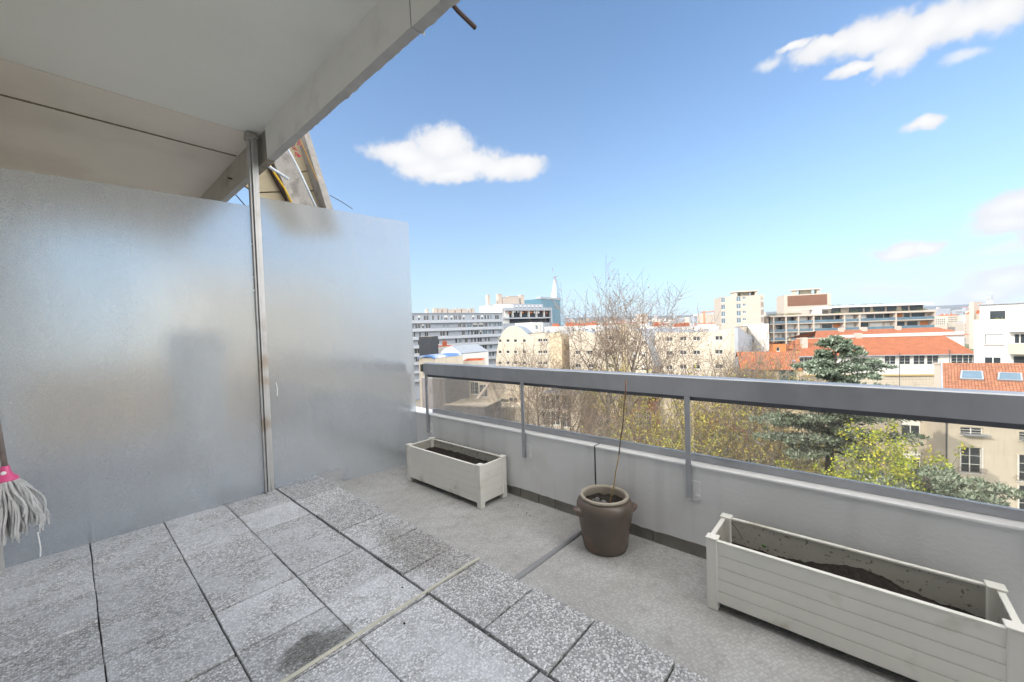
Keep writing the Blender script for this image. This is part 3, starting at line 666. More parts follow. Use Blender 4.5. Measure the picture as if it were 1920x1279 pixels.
planter('shorter cream plastic planter box with dark soil beside the frosted screen', 2.245, 2.575, 2.39, 3.47, .365,
        lambda tx, ty: .255+.035*tx-.02*abs(ty-.55))
planter('long cream plastic planter box in the foreground with a mound of dark soil', 2.185, 2.525, -.44, .615, .372,
        lambda tx, ty: .185+.045*tx+.060*math.exp(-((ty-.42)/.16)**2)*tx)
# stray stems and sprout in the long planter
sp = empty('sprout', (2.47, .40, .25), 'tiny green weed sprouting in the long foreground planter', 'plant')
mb = MB()
for k in range(16):
    a = rnd.uniform(0, 6.28); l = rnd.uniform(.008, .02); d = Vector((math.cos(a)*l, math.sin(a)*l, rnd.uniform(.3, 1)*.02)); b = d.cross(Vector((0, 0, 1))).normalized()*.005
    c = Vector((2.485, .40, .262)); mb.quad(c, c+d*.5+b, c+d, c+d*.5-b)
part(mb, 'leaf', M_LEAFG, sp)
mb = MB(); mb.tube([(2.49, .57, .355), (2.488, .55, .34), (2.487, .525, .31), (2.49, .505, .27)], .0018, 5)
tag(part(mb, 'dry_stem', mat('dry_stem_brown', (.08, .06, .04), .9), None), 'thin dark dry stem in the far corner of the long foreground planter', 'stem')

# ------------------------------------------------------------------ stoneware pot and cane
PC = Vector((2.39, 1.318, 0)); pt = empty('stoneware_pot', PC, 'brown salt glazed stoneware crock holding soil and a cane by the wall', 'pot')
prof = [(0, .0), (.135, .0), (.145, .006), (.150, .02), (.158, .08), (.170, .16), (.182, .235), (.188, .275), (.186, .302), (.174, .325), (.158, .337), (.150, .342)]
mb = MB(); mb.lathe(prof, PC, 64)
for i, v in enumerate(mb.v):      # hand thrown: slightly out of true
    n_ = mnoise.noise(Vector((v[0]*4, v[1]*4, v[2]*6)))*.004; d = Vector((v[0]-PC.x, v[1]-PC.y, 0))
    if d.length > .01: d.normalize(); mb.v[i] = (v[0]+d.x*n_, v[1]+d.y*n_, v[2])
part(mb, 'pot_body', M_POT, pt, smooth=True)
mb = MB(); mb.lathe([(.148, .338), (.160, .343), (.164, .352), (.160, .361), (.150, .363), (.142, .357), (.140, .345), (.146, .30), (.150, .26)], PC, 64)
part(mb, 'rim', M_POTRIM, pt, smooth=True)
vx = Vector((.66, -.75, 0))
for s in (-1, 1):
    d = vx*s if s > 0 else (vx*-1 + Vector((-.2, -.1, 0))).normalized(); side = Vector((-d.y, d.x, 0)); mb = MB()
    c = PC + d*.180 + Vector((0, 0, .262)); seg = 14; rings = []
    for (o_, w_, h_) in ((-.02, .060, .040), (.0, .055, .034), (.022, .042, .022), (.036, .026, .012), (.042, .010, .005)):
        n0 = len(mb.v); rings.append(n0)
        for k in range(seg):
            a = 2*math.pi*k/seg; p = c + d*o_ + side*math.cos(a)*w_ + Vector((0, 0, 1))*(math.sin(a)*h_ + o_*.25); mb.v.append(tuple(p))
    for a_, b_ in zip(rings, rings[1:]):
        for k in range(seg): l = (k+1) % seg; mb.f.append((a_+k, a_+l, b_+l, b_+k)); mb.mi.append(0)
    mb.f.append(tuple(rings[-1]+k for k in range(seg))); mb.mi.append(0)
    part(mb, 'lug_handle', M_POT, pt, smooth=True)
mb = MB(); n0 = len(mb.v)
for j in range(11):
    for k in range(40):
        rr = .147*j/10; a = 2*math.pi*k/40; x, y = PC.x+rr*math.cos(a), PC.y+rr*math.sin(a)
        mb.v.append((x, y, .300+mnoise.noise(Vector((x*30, y*30, 0)))*.016))
for j in range(10):
    for k in range(40): l = (k+1) % 40; mb.f.append((n0+j*40+k, n0+j*40+l, n0+(j+1)*40+l, n0+(j+1)*40+k)); mb.mi.append(0)
part(mb, 'soil', M_SOIL, pt)
mb = MB()
for k in range(9):
    a = rnd.uniform(0, 6.28); q = rnd.uniform(0, .06); c = Vector((PC.x-.03+q*math.cos(a), PC.y+.01+q*math.sin(a), .312)); s_ = rnd.uniform(.008, .02)
    mb.lathe([(0, -s_*.5), (s_*.8, -s_*.2), (s_, .1*s_), (s_*.5, s_*.6), (0, s_*.7)], c, 7)
part(mb, 'pebble', mat('grey_pebble', (.16, .155, .15), .8, isl=.4), pt)
ck = empty('cane', PC+Vector((.02, -.02, .3)), 'thin cane standing in the stoneware pot and leaning up across the railing', 'cane')
p0 = Vector((2.395, 1.285, .27)); p1 = Vector((2.40, 1.141, 1.152)); pts = [p0.lerp(p1, i/14)+Vector((.0, .018*math.sin(math.pi*i/14)*-1+.002*math.sin(i*1.9), 0)) for i in range(15)]
mb = MB(); mb.tube(pts[:7], [.0052-.0002*i for i in range(7)], 8); part(mb, 'cane_base', M_CANE, ck, smooth=True)
mb = MB(); mb.tube(pts[6:13], [.0041]*7, 8); part(mb, 'cane_shaft', M_CANED, ck, smooth=True, label='dark weathered middle of the cane')
mb = MB(); mb.tube(pts[12:], [.0044, .0052, .0048], 8); part(mb, 'cane_tip', mat('cane_tip_brown', (.27, .15, .08), .6), ck, smooth=True)

# ------------------------------------------------------------------ mop
H0 = Vector((-.278, 3.93, .725)); mp_ = empty('mop', H0, 'string mop with pink socket and grey yarn hanging at the frosted screen edge', 'mop')
mb = MB(); top = Vector((-.325, 3.90, 1.62)); mb.tube([H0+Vector((0, 0, .03)), H0.lerp(top, .5), top], [.013, .0125, .012], 14); part(mb, 'handle', M_WOODH, mp_, smooth=True)
mb = MB(); mb.lathe([(.015, .045), (.019, .04), (.021, .012), (.030, -.008), (.050, -.030), (.054, -.042), (.048, -.050), (0, -.050)], H0, 28); part(mb, 'socket', M_PINK, mp_, smooth=True)
mb = MB(); Mx = Matrix.Translation(H0+Vector((-.006, -.022, .004))) @ Matrix.Rotation(math.pi/2, 4, 'X'); mb.lathe([(.012, -.01), (.012, .004), (.007, .009), (0, .010)], seg=12); mb.v = [tuple(Mx @ Vector(v)) for v in mb.v]; part(mb, 'locking_pin', M_WHITEPL, mp_, smooth=True)
mb = MB()
for k in range(150):
    a = rnd.uniform(0, 6.28); q = math.sqrt(rnd.random()); L = rnd.uniform(.27, .37); sx = rnd.uniform(.4, 1.0)
    s0 = H0 + Vector((math.cos(a)*.045*q, math.sin(a)*.045*q, -.046)); pts = []
    bx_ = math.cos(a)*.085*q+.035; by_ = math.sin(a)*.08*q
    ph = rnd.uniform(0, 6.28); dz = (.09 if bx_ > .05 else 0)*rnd.random()
    for i in range(10):
        t = i/9; e_ = 1-(1-t)**2
        pts.append(s0 + Vector((bx_*e_ + .008*math.sin(t*7+ph), by_*e_+.008*math.cos(t*6+ph), -(L-dz)*t)))
    mb.tube(pts, [.0058]*9+[.0035], 5)
part(mb, 'yarn_head', M_COTTON, mp_)
mb = MB()
for (x, y, s_) in ((2.43, 2.05, .006), (2.41, 2.0, .005), (1.05, 1.70, .006), (2.50, 2.20, .006), (1.20, 1.95, .005)):
    mb.lathe([(0, 0), (s_, 0), (s_*.9, s_*.6), (0, s_)], (x, y, .0005 if x > 1.7 else .064), 6)
tag(part(mb, 'debris', M_SOIL, None), 'small dark crumbs scattered on the terrace floor', 'debris', kind='stuff')
# ------------------------------------------------------------------ the city
GZ = -21.0
M_WING = mat('window_glass_dark', (.035, .045, .055), .12, var=.3, vs=.6, spec=.8)
M_WINB = mat('window_glass_blue', (.10, .16, .21), .12, var=.35, vs=.5, spec=.8)
M_FRAME = mat('white_window_frame', (.72, .72, .70), .5, var=.04)
M_BLIND = mat('white_blind', (.72, .72, .70), .7, var=.05)
M_CREAM = mat('cream_render', (.54, .485, .40), .9, var=.05, vs=.35, bump=.3, bs=6, streak=.22)
M_CREAMD = mat('ochre_and_shaded_render', (.50, .42, .30), .9, var=.08, vs=.3, bump=.3, bs=6, streak=.15)  # ochre; on the narrow bay it carries the shade of a cream wall
M_GREYW = mat('grey_and_shaded_wall', (.33, .36, .41), .8, var=.06, vs=.3, streak=.22)  # grey walls; also carries the shade of pale walls turned from the sun
M_WHITE = mat('white_render', (.74, .73, .71), .85, var=.04, vs=.3, bump=.2, bs=8, streak=.18)
M_BEIGE = mat('beige_render', (.52, .475, .40), .9, var=.05, vs=.5, bump=.3, bs=10, streak=.10)
M_TRAV = mat('pale_stone_cladding', (.46, .40, .35), .85, var=.06, vs=.5, streak=.06)
M_BALC = mat('balcony_front', (.38, .41, .46), .7, var=.05, vs=.4)
M_ROOFG = mat('grey_flat_roof', (.30, .30, .30), .9, var=.15, vs=.3)
M_ZINC = mat('zinc_roof', (.30, .33, .37), .5, metal=.2, var=.12, vs=.3)
M_BROWN = mat('brown_metal_panel', (.17, .085, .055), .7, var=.08, vs=.4, streak=.15)
M_DARKB = mat('dark_shuttered_wall', (.035, .04, .05), .8, var=.3)
M_ORANGE = mat('orange_blind', (.42, .16, .06), .8)
M_TERRA = mat('terracotta', (.42, .12, .055), .85, var=.25, vs=1.0, isl=.25)
M_TILEO = tile_mat('orange_roof_tiles', (.37, .125, .058), (.31, .10, .045), (3.0, 1))
M_TILEB = tile_mat('weathered_brown_tiles', (.36, .15, .08), (.24, .10, .055), (3.6, 1))
M_GREEN = mat('terrace_greenery', (.055, .09, .03), .8, isl=.5, var=.2, col2=(.16, .15, .03), c2s=.8)
M_BRICK = mat('orange_brick', (.40, .17, .10), .9, var=.12, vs=1.5, bump=.3)
M_TEAL = mat('teal_shutter', (.02, .09, .09), .6)

_wc = {}
def window_mesh(w, h, style):
    k = (round(w, 2), round(h, 2), style)
    if k in _wc: return _wc[k]
    mb = MB(); t = min(.06, w*.08)
    gm = 1
    # local frame: x along the wall, y outward negative, z up; origin at the sill centre on the wall face
    if style == 'blind':
        mb.box((-w/2, .04, 0), (w/2, .08, h), 2)
        for i in range(1, 8): mb.box((-w/2+.02, .033, h*i/8), (w/2-.02, .0405, h*i/8+.015), 0)
    else:
        mb.box((-w/2+t, .14, t), (w/2-t, .16, h-t), 1)
        mb.box((-w/2, .10, 0), (-w/2+t, .17, h), 0); mb.box((w/2-t, .10, 0), (w/2, .17, h), 0)
        mb.box((-w/2+t, .10, 0), (w/2-t, .17, t), 0); mb.box((-w/2+t, .10, h-t), (w/2-t, .17, h), 0)
        if w > .85:
            n = 1 if w < 2.0 else int(w/1.1)
            for i in range(1, n+1): x = -w/2+w*i/(n+1); mb.box((x-t/2, .11, t), (x+t/2, .169, h-t), 0)
        if style == 'casement':
            for z in (h*.33, h*.66): mb.box((-w/2+t, .12, z-.015), (w/2-t, .165, z+.015), 0)
        if style == 'half': mb.box((-w/2+t, .125, h*.55), (w/2-t, .139, h-t), 2)
        mb.box((-w/2-.04, -.05, -.06), (w/2+.04, .10, 0), 0)
    me = mb.mesh('window', [M_FRAME, M_WINB if style == 'blue' else M_WING, M_BLIND]); _wc[k] = me; return me

def facade(mb, P0, P1, zb, top, holes=(), rev=.18, mi=0, mr=0):
    """wall from P0 to P1 seen left to right; top = z or [(u, z)...]; holes = (u centre, z sill, w, h)"""
    P0 = Vector((P0[0], P0[1], 0)); P1 = Vector((P1[0], P1[1], 0)); u = P1-P0; L = u.length; u.normalize(); n = Vector((u.y, -u.x, 0))
    if not isinstance(top, (list, tuple)): top = [(0, top), (L, top)]
    def tz(x):
        for (a, za), (b, zb_) in zip(top, top[1:]):
            if a <= x <= b: return za+(zb_-za)*(x-a)/max(b-a, 1e-6)
        return top[0][1] if x < top[0][0] else top[-1][1]
    us = {0.0, L} | {a for a, _ in top if 0 < a < L}
    for (c, s, w, h) in holes: us |= {c-w/2, c+w/2}
    us = sorted(x for x in us if -1e-6 <= x <= L+1e-6)
    P = lambda x, z, d=0: P0+u*x-n*d+Vector((0, 0, z))
    for a, b in zip(us, us[1:]):
        if b-a < 1e-5: continue
        m_ = (a+b)/2; hs = sorted([(s, s+h) for (c, s, w, h) in holes if abs(m_-c) < w/2]); z = zb
        for s, e in hs:
            if s > z: mb.quad(P(a, z), P(b, z), P(b, s), P(a, s), mi)
            z = e
        mb.quad(P(a, z), P(b, z), P(b, tz(b)), P(a, tz(a)), mi)
    for (c, s, w, h) in holes:
        a, b, e = c-w/2, c+w/2, s+h
        mb.quad(P(a, s), P(a, s, rev), P(a, e, rev), P(a, e), mr); mb.quad(P(b, s, rev), P(b, s), P(b, e), P(b, e, rev), mr)
        mb.quad(P(a, s), P(b, s), P(b, s, rev), P(a, s, rev), mr); mb.quad(P(a, e, rev), P(b, e, rev), P(b, e), P(a, e), mr)
        mb.quad(P(a, s, rev), P(b, s, rev), P(b, e, rev), P(a, e, rev), mr)
    return P0, u, n, L
def hang(root, P0, u, n, holes, style='plain', cnt=None):
    ang = math.atan2(u.y, u.x); rs = rnd
    for (c, s, w, h) in holes:
        if cnt is not None:
            if cnt[0] <= 0: return
            cnt[0] -= 1
        st = style if isinstance(style, str) else rs.choice(style)
        o = link('window', window_mesh(w, h, st), root); o.location = P0+u*c+Vector((0, 0, s)) - root.location; o.rotation_euler = (0, 0, ang)

def grid(L, z0, dz, nf, us, w, h, skip=0):
    return [(u, z0-k*dz, w, h) for k in range(nf) for u in us if rnd.random() >= skip]

class Bld:
    def __init__(s, label, A, B, deep, m, roof=None, holes=(), style='plain', top=None, zb=GZ, cat='building', name='apartment_building', group=None,
                 side_r=(), side_l=(), parapet=.35, cap=True):
        """A, B: surveyed roof corners of the street face, left and right"""
        s.A, s.B = A.copy(), B.copy(); z = (A.z+B.z)/2 if top is None else max(q for _, q in top)
        s.root = empty(name, Vector(((A.x+B.x)/2, (A.y+B.y)/2, zb)), label, cat, group)
        mb = MB(); s.u = Vector((B.x-A.x, B.y-A.y, 0)); s.L = s.u.length; s.u.normalize(); s.n = Vector((s.u.y, -s.u.x, 0)); s.z = z; s.zb = zb
        T = top if top is not None else z
        P0, u, n, L = facade(mb, A, B, zb, T, holes)
        zr = (top[-1][1] if top else z); zl = (top[0][1] if top else z)
        C1 = B-s.n*deep; D1 = A-s.n*deep
        pr_, ur, nr, Lr = facade(mb, B, C1, zb, zr, side_r); pl_, ul, nl, Ll = facade(mb, D1, A, zb, zl, side_l); facade(mb, C1, D1, zb, min(zr, zl))
        part(mb, 'wall', m, s.root)
        c = [96]
        hang(s.root, P0, u, n, holes, style, c); hang(s.root, pr_, ur, nr, side_r, style, c); hang(s.root, pl_, ul, nl, side_l, style, c)
        s.P0 = P0
        if roof is not None:
            mb = MB()
            if top is None:
                a, b, cc, d = [Vector((q.x, q.y, z)) for q in (A, B, C1, D1)]; i_ = .25
                ins = lambda q, e, f: q+s.u*e-s.n*f
                aa, bb, c2, dd = ins(a, i_, i_), ins(b, -i_, i_), ins(cc, -i_, -i_), ins(d, i_, -i_); dn = Vector((0, 0, -parapet))
                mb.quad(aa+dn, bb+dn, c2+dn, dd+dn)
                for p, q, r_, t_ in ((a, b, bb, aa), (b, cc, c2, bb), (cc, d, dd, c2), (d, a, aa, dd)):
                    mb.quad(p+Vector((0,0,.03)), q+Vector((0,0,.03)), r_+Vector((0,0,.03)), t_+Vector((0,0,.03))); mb.quad(t_, r_, r_+dn, t_+dn)
                    mb.quad(p-Vector((0,0,.001)), q-Vector((0,0,.001)), q+Vector((0,0,.03)), p+Vector((0,0,.03)))
            else:
                for (x0, z0), (x1, z1) in zip(top, top[1:]):
                    p = s.P0+s.u*x0+Vector((0, 0, z0)); q = s.P0+s.u*x1+Vector((0, 0, z1))
                    e = s.n*.12; t_ = Vector((0, 0, .12)); k = -s.n*deep
                    mb.quad(p+t_, q+t_, q+k+t_, p+k+t_); mb.quad(p+e*0, q+e*0, q+t_, p+t_)
            part(mb, 'roof', roof, s.root)
    def pt(s, u, out, z): return s.P0+s.u*u+s.n*out+Vector((0, 0, z))
    def lbox(s, mb, u0, u1, o0, o1, z0, z1, mi=0):
        """box in building axes: along, outward (negative = back), up"""
        a, b = s.pt(u0, o1, z0), s.pt(u1, o1, z0); k = s.n*(o0-o1)
        mb.prism([a, b, b+k, a+k], (0, 0, z1-z0), mi)
    def add(s, name, m, boxes, label=None):
        mb = MB()
        for q in boxes: s.lbox(mb, *q)
        return part(mb, name, m, s.root, label=label)
    def chimney(s, u, back, w, d, h, pots=0, m=None):
        z = s.z-.3; o = s.add('chimney', m or M_TRAV, [(u-w/2, u+w/2, -back-d, -back, z, z+h), (u-w/2-.06, u+w/2+.06, -back-d-.06, -back+.06, z+h, z+h+.12)])
        if pots:
            mb = MB()
            for i in range(pots):
                q = s.pt(u-w/2+w*(i+.5)/pots, -back-d/2, z+h+.12); mb.lathe([(0, 0), (.13, 0), (.10, .42), (0, .42)], q, 8)
            part(mb, 'chimney_pots', M_TERRA, o)
        return o

def ux(b, px, A, B, pa, pb): return None
def tofacade(A, B, px, py=600):
    """distance along wall A->B where the sight line px crosses it"""
    d = ray(px, py); a = Vector((A.x, A.y)); u = Vector((B.x-A.x, B.y-A.y)); dd = Vector((d.x, d.y)); e = Vector((0., 0.))
    # e + t dd = a + s u
    det = dd.x*(-u.y) - dd.y*(-u.x); s_ = (dd.x*(a.y) - dd.y*(a.x))/(-(dd.x*u.y - dd.y*u.x)); return s_*u.length
def zon(A, B, px, py):
    """height on wall A->B of the sight line through px,py"""
    s_ = tofacade(A, B, px, py); u = Vector((B.x-A.x, B.y-A.y, 0)).normalized(); q = Vector((A.x, A.y, 0))+u*s_; d = ray(px, py)
    return EYE.z + d.z*math.hypot(q.x, q.y)/math.hypot(d.x, d.y)

# ---- ground
mb = MB(); S = 9000
mb.quad((-S, -S, GZ), (S, -S, GZ), (S, S, GZ), (-S, S, GZ))
tag(part(mb, 'ground', mat('mixed_city_ground', (.20, .185, .16), .95, var=.25, vs=.02, col2=(.10, .12, .055), c2s=.015, c2a=.45, c2b=.6), None), kind='structure')

# ---- 1 long grey slab block, left
A, B = W(690, 590, 124), W(942, 586, 153)
L_ = (B-A).length; Z0 = (A.z+B.z)/2; hol = []
for k in range(9):
    u = 1.2
    while u < L_-1.5:
        w = rnd.choice((.8, .8, 1.3, 1.9, .9)); hol.append((u+w/2, Z0-2.35-2.8*k, w, 1.7)) if rnd.random() > .12 else None; u += w+rnd.choice((.5, .6, 1.2))
hol = [h for h in hol if h[0] > 11]
b = Bld('long blue grey slab block with stacked balconies and a row of roof chimneys', A, B, 14, M_GREYW, M_ROOFG, hol[:], ['plain', 'half', 'plain', 'blue'])
for k in range(8):
    z = Z0-.35-2.8*(k+1); b.add('balcony', M_BALC, [(.3, b.L-.4, -.1, 1.1, z-.18, z), (.3, b.L-.4, 1.02, 1.1, z, z+.75)])
b.add('cornice', M_BALC, [(-.1, b.L+.1, -.5, .5, Z0+.03, Z0+.22)])
for (p0, p1, h) in ((807, 811, 1.9), (821, 828, 2.2), (829, 835, 2.1), (838, 846, 2.2), (848, 860, 1.8), (862, 872, 2.1), (874, 883, 2.1), (888, 892, 2.1), (893, 898, 2.2)):
    a_, b_ = tofacade(A, B, p0), tofacade(A, B, p1); b.chimney((a_+b_)/2, 3, b_-a_, 1.6, h, m=M_TRAV)

# ---- 2 white block with brown ribbon balconies
A, B = W(899, 569, 170), W(939, 576, 160); C2 = W(1030, 578, 172)
b = Bld('white gabled end block above the grey slab with rooftop chimneys', A, B, 12, M_WHITE, M_ROOFG)
A, B = W(940, 569, 162), W(1018, 571, 172); z = A.z; L_ = (B-A).length
hol = [(u, z-2.0, 1.1, 1.2) for u in [1.2+2.0*i for i in range(int(L_/2.0))]]
b = Bld('white apartment block with dark brown ribbon balconies and orange blinds', A, B, 13, M_GREYW, M_ROOFG, hol, 'half')  # white block's shade put into its blue grey wall colour
A2, B2 = W(941, 580, 158), W(1029, 581, 168); uu = (B2-A2); 
def strip(b, A, B, p0, p1, y0, y1): return (tofacade(A, B, p0), tofacade(A, B, p1), zon(A, B, p0, y1), zon(A, B, p0, y0))
L2 = tofacade(A, B, 1029)
zz = lambda y: zon(A, B, 980, y)
b.add('balcony_slab', M_GREYW, [(0, L2, 0, 2.2, zz(583), zz(577.5)), (0, L2, .1, 2.2, zz(598), zz(595.5))])
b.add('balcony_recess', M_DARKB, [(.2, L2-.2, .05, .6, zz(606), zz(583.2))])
b.add('end_wall', M_GREYW, [(L2-.3, L2+.3, -10, 2.3, GZ, zz(577))]); b.add('lower_wall', M_GREYW, [(0, L2, -.2, 1.6, GZ, zz(606))])
for i in range(11):
    u = .6+i*(L2-1)/11; b.add('blind', rnd.choice((M_ORANGE, M_BLIND, M_BROWN, M_ORANGE)), [(u, u+rnd.uniform(.7, 1.4), 1.2, 1.3, zz(rnd.choice((588, 590, 586))), zz(584.2))])
for i in range(6): b.add('balcony_partition', M_BLIND, [(i*(L2/6)+.4, i*(L2/6)+.55, .6, 2.0, zz(595), zz(583.2))])
for (p0, p1, y) in ((922, 926, 553), (942, 949, 551), (950, 962, 557), (962, 980, 555), (985, 991, 553)):
    a_, b_ = tofacade(A, B, p0), tofacade(A, B, p1); b.add('chimney', M_TRAV, [(a_, b_, -5, -3, z-.3, zon(A, B, p0, y)), (a_-.1, b_+.1, -5.1, -2.9, zon(A, B, p0, y), zon(A, B, p0, y)+.3)])

# ---- 3 teal office block and 4 glass spire
A, B = W(1014, 561, 560), W(1050, 562, 600)
b = Bld('teal glass office block standing before the tall triangular tower', A, B, 30, mat('teal_glass_wall', (.05, .15, .215), .3, var=.08, vs=.05), M_ROOFG, name='office_building')
b.add('cornice', M_ZINC, [(-1, b.L+1, -8, .8, b.z, b.z+3)])
tw = empty('tower', W(1045, 600, 1250), 'tall triangular tower with a red crane at its tip on the skyline', 'tower')
T = [W(1022, 603, 1250), W(1064, 603, 1250), W(1045, 524, 1250), W(1040, 524, 1250)]
for q in T[:2]: q.z = GZ
T[0] = Vector((T[0].x, T[0].y, GZ)); bk = FW*30; bk.z = 0
def tp(f, g): return T[0].lerp(T[3], f).lerp(T[1].lerp(T[2], f), g)
mb = MB(); mb.prism([tp(0, 0), tp(0, .55), tp(1, .5), tp(1, 0)], bk); part(mb, 'tower_core', mat('pale_tower_cladding', (.62, .63, .64), .6, var=.06, vs=.02), tw)
mb = MB(); mb.prism([tp(0, .56), tp(0, 1), tp(1, 1), tp(1, .52)], bk); part(mb, 'glass_edge', mat('tower_blue_glass', (.20, .30, .38), .25, var=.1, vs=.02), tw)
mb = MB(); a = tp(.93, .3); mb.tube([a, a+Vector((0, 0, 22))], 1.3, 5); a = a+Vector((0, 0, 20)); mb.tube([a-RT*8-UP*4, a, a+RT*9+UP*3], .8, 4); mb.tube([W(1036, 502, 1250), W(1037, 510, 1250)], .7, 4)
part(mb, 'crane', mat('crane_red', (.25, .12, .09), .7), tw)

# ---- 5 cream complex: curved gable and its neighbours
def gable_bld(label, P, A, B, deep, m=M_CREAM, hol=(), style='plain', roof=M_ZINC, side_r=()):
    L = (B-A).length; top = sorted((min(max(tofacade(A, B, px, py), 0), (Vector((B.x-A.x, B.y-A.y))).length), zon(A, B, px, py)) for px, py in P)
    return Bld(label, A, B, deep, m, roof, hol, style, top=top, side_r=side_r)
def wins(A, B, pts, w, h): return [(tofacade(A, B, px, py), zon(A, B, px, py)-h/2, w, h) for px, py in pts]
A, B = W(930.5, 690, 103), W(1052, 622, 100)
P = [(930.5, 672), (932, 655), (936, 638), (942, 624), (949, 616), (955, 612.5), (962, 611), (970, 612.5), (977, 616), (984, 622), (990, 627), (996, 629.5), (1008, 629), (1020, 627.5), (1034, 625), (1046, 622.5), (1052, 622)]
hl = wins(A, B, [(x, y) for y in (639, 660, 680.5, 701, 722) for x in (937.5, 952.5, 966.5, 983)], .85, .75) + wins(A, B, [(x, y) for y in (638, 660, 681, 702) for x in (1013, 1022.5)], 1.1, .75)
gable_bld('pale cream building with rounded curved gable and small square windows', P, A, B, 14, hol=hl)
A, B = W(1067, 624, 95), W(1160, 620, 92)
P = [(1067, 628), (1072, 623), (1084, 619.5), (1098, 621), (1112, 625), (1126, 622), (1142, 619), (1160, 620)]
hl = wins(A, B, [(1106, 661), (1146, 634), (1146, 661), (1138, 661), (1084, 661), (1084, 686), (1108, 686), (1146, 686)], 1.3, .9)
gable_bld('cream building with wavy roof edge seen behind the tallest bare plane tree', P, A, B, 13, hol=hl)
A, B = W(1052.5, 625, 99), W(1066.5, 627, 104)
gable_bld('narrow shaded ochre bay between the curved gable and the wavy roofed building', [(1052.5, 624), (1060, 626), (1066.5, 630)], A, B, 10, m=M_CREAMD, hol=wins(A, B, [(1060, 640), (1060, 662), (1060, 684)], 1.1, 1.2))  # bay's shade put into the darker ochre colour
A, B = W(1161, 608, 91), W(1176, 609, 90)
b = Bld('tall narrow cream pier block with vertical joints among the bare trees', A, B, 10, M_CREAM, M_ROOFG); b.add('pilaster', M_CREAMD, [(x, x+.25, 0, .35, GZ, b.z+.2) for x in (.3, .9, 1.5)])
A, B = W(1177, 620, 90), W(1227, 690, 84)
P = [(1177, 619), (1188, 618), (1196, 620), (1204, 627), (1211, 638), (1216, 650), (1221, 668), (1227, 690)]
gable_bld('cream building with quarter round roof line sloping down to the right', P, A, B, 14, hol=wins(A, B, [(x, y) for y in (640, 665, 690) for x in (1190, 1206)], 1.2, 1.2), style='half')
A, B = W(1228, 622, 86), W(1383, 615, 76)
P = [(1228, 623), (1260, 623), (1300, 623), (1340, 621), (1362, 618), (1383, 614)]
hl = wins(A, B, [(x, y) for x, y0 in ((1255, 636), (1281, 635), (1306, 635), (1348, 634)) for y in (y0, y0+26, y0+53, y0+80)], 1.35, .85)
gable_bld('long cream building with wide square windows behind the right hand bare trees', P, A, B, 12, hol=hl, style='plain')
A, B = W(1383.5, 613, 75), W(1430, 608, 88)
P = [(1383.5, 614), (1396, 622), (1410, 632), (1430, 646)]
gable_bld('grey shaded end wall with one column of dark windows beside the white gable', P, A, B, .6, m=M_GREYW, hol=wins(A, B, [(1413, y) for y in (636, 668, 700, 732)], 1.6, 1.7), roof=M_ROOFG)
A, B = W(1398, 617, 90), W(1431, 606.5, 88)
gable_bld('white gable wall with slanted roof line at the end of the cream buildings', [(1398, 617), (1431, 606.5)], A, B, 8, m=M_CREAM)
A, B = W(1431.5, 607, 79), W(1441.5, 607, 79)
Bld('slim pale grey tower pier at the right end of the cream buildings', A, B, 7, M_WHITE, M_ROOFG)

# ---- roofs just behind the complex with rows of terracotta pots
for i, (p0, p1, y, d) in enumerate(((1000, 1018, 604, 128), (1021, 1046, 612, 120), (1048, 1062, 612, 125), (1066, 1125, 610, 122), (1128, 1158, 612, 120), (1180, 1222, 612, 128), (1226, 1262, 611, 124), (1266, 1300, 612, 126), (1302, 1344, 611, 130))):
    A, B = W(p0, y+rnd.uniform(-1, 1), d), W(p1, y+1, d+rnd.uniform(-6, 6)); L_ = (B-A).length
    b = Bld(['white stair tower with two windows behind the curved gable', 'low white roof terrace block right of the white stair tower', 'small white house with a dark flat roof behind the wavy gable', 'white house with a long row of red chimney pots behind the tallest bare tree',
             'white house with red pots left of the cream pier block', 'white house with red chimney pots above the quarter round roof', 'pale house with red pots behind the first pair of wide square windows', 'pale house with chimneys and red pots in the middle behind the long cream building',
             'pale house with red pots left of the stone tower block'][i], A, B, 9, M_WHITE, M_ZINC, [(u, b_, 1.0, 1.3) for b_ in (A.z-2.4,) for u in [1.5+2.2*k for k in range(max(0, int((L_-1)/2.2)))]], 'blue', name='house')
    u = 1.0
    while u < L_-1 and i > 0:
        w = rnd.uniform(1.4, 3.0); b.chimney(u+w/2, rnd.uniform(.4, 3), w, .6, rnd.uniform(.6, 1.2), pots=int(w/.33), m=rnd.choice((M_WHITE, M_TERRA, M_TERRA, M_TERRA))); u += w+rnd.uniform(.1, .6)

# ---- 7 stone tower block
A, B = W(1351, 557.5, 150), W(1426, 552.5, 146); z = (A.z+B.z)/2
wx = lambda p: tofacade(A, B, p)
hl = [(wx(1396), zon(A, B, 1396, y)-.45, 1.1, .9) for y in (558.5, 571.5, 585, 598.5, 612)]
hl += [(wx(1356.5), zon(A, B, 1356, y)-.9, 1.4, 1.9) for y in (563, 576, 589, 602)] + [(wx(1385.5), zon(A, B, 1385, y)-.9, 1.5, 1.9) for y in (561, 574.5, 588, 601)]
hr = [(u, z-2.4-2.8*k, 2.2, 1.9) for k in range(7) for u in (2.4, 6.2, 10)]
b = Bld('beige stone tower block with vertical window strips and a flat roof canopy', A, B, 13, M_TRAV, M_ROOFG, hl, 'blue', side_r=hr, name='tower_block')
b.add('roof_canopy', M_CREAM, [(wx(1376), wx(1424), -8, -.5, z+1.5, z+1.9), (wx(1378), wx(1384), -5, -1, z, z+1.5), (wx(1392), wx(1410), -7, -3, z, z+1.5), (wx(1418), wx(1422), -7, -1, z, z+1.5)])
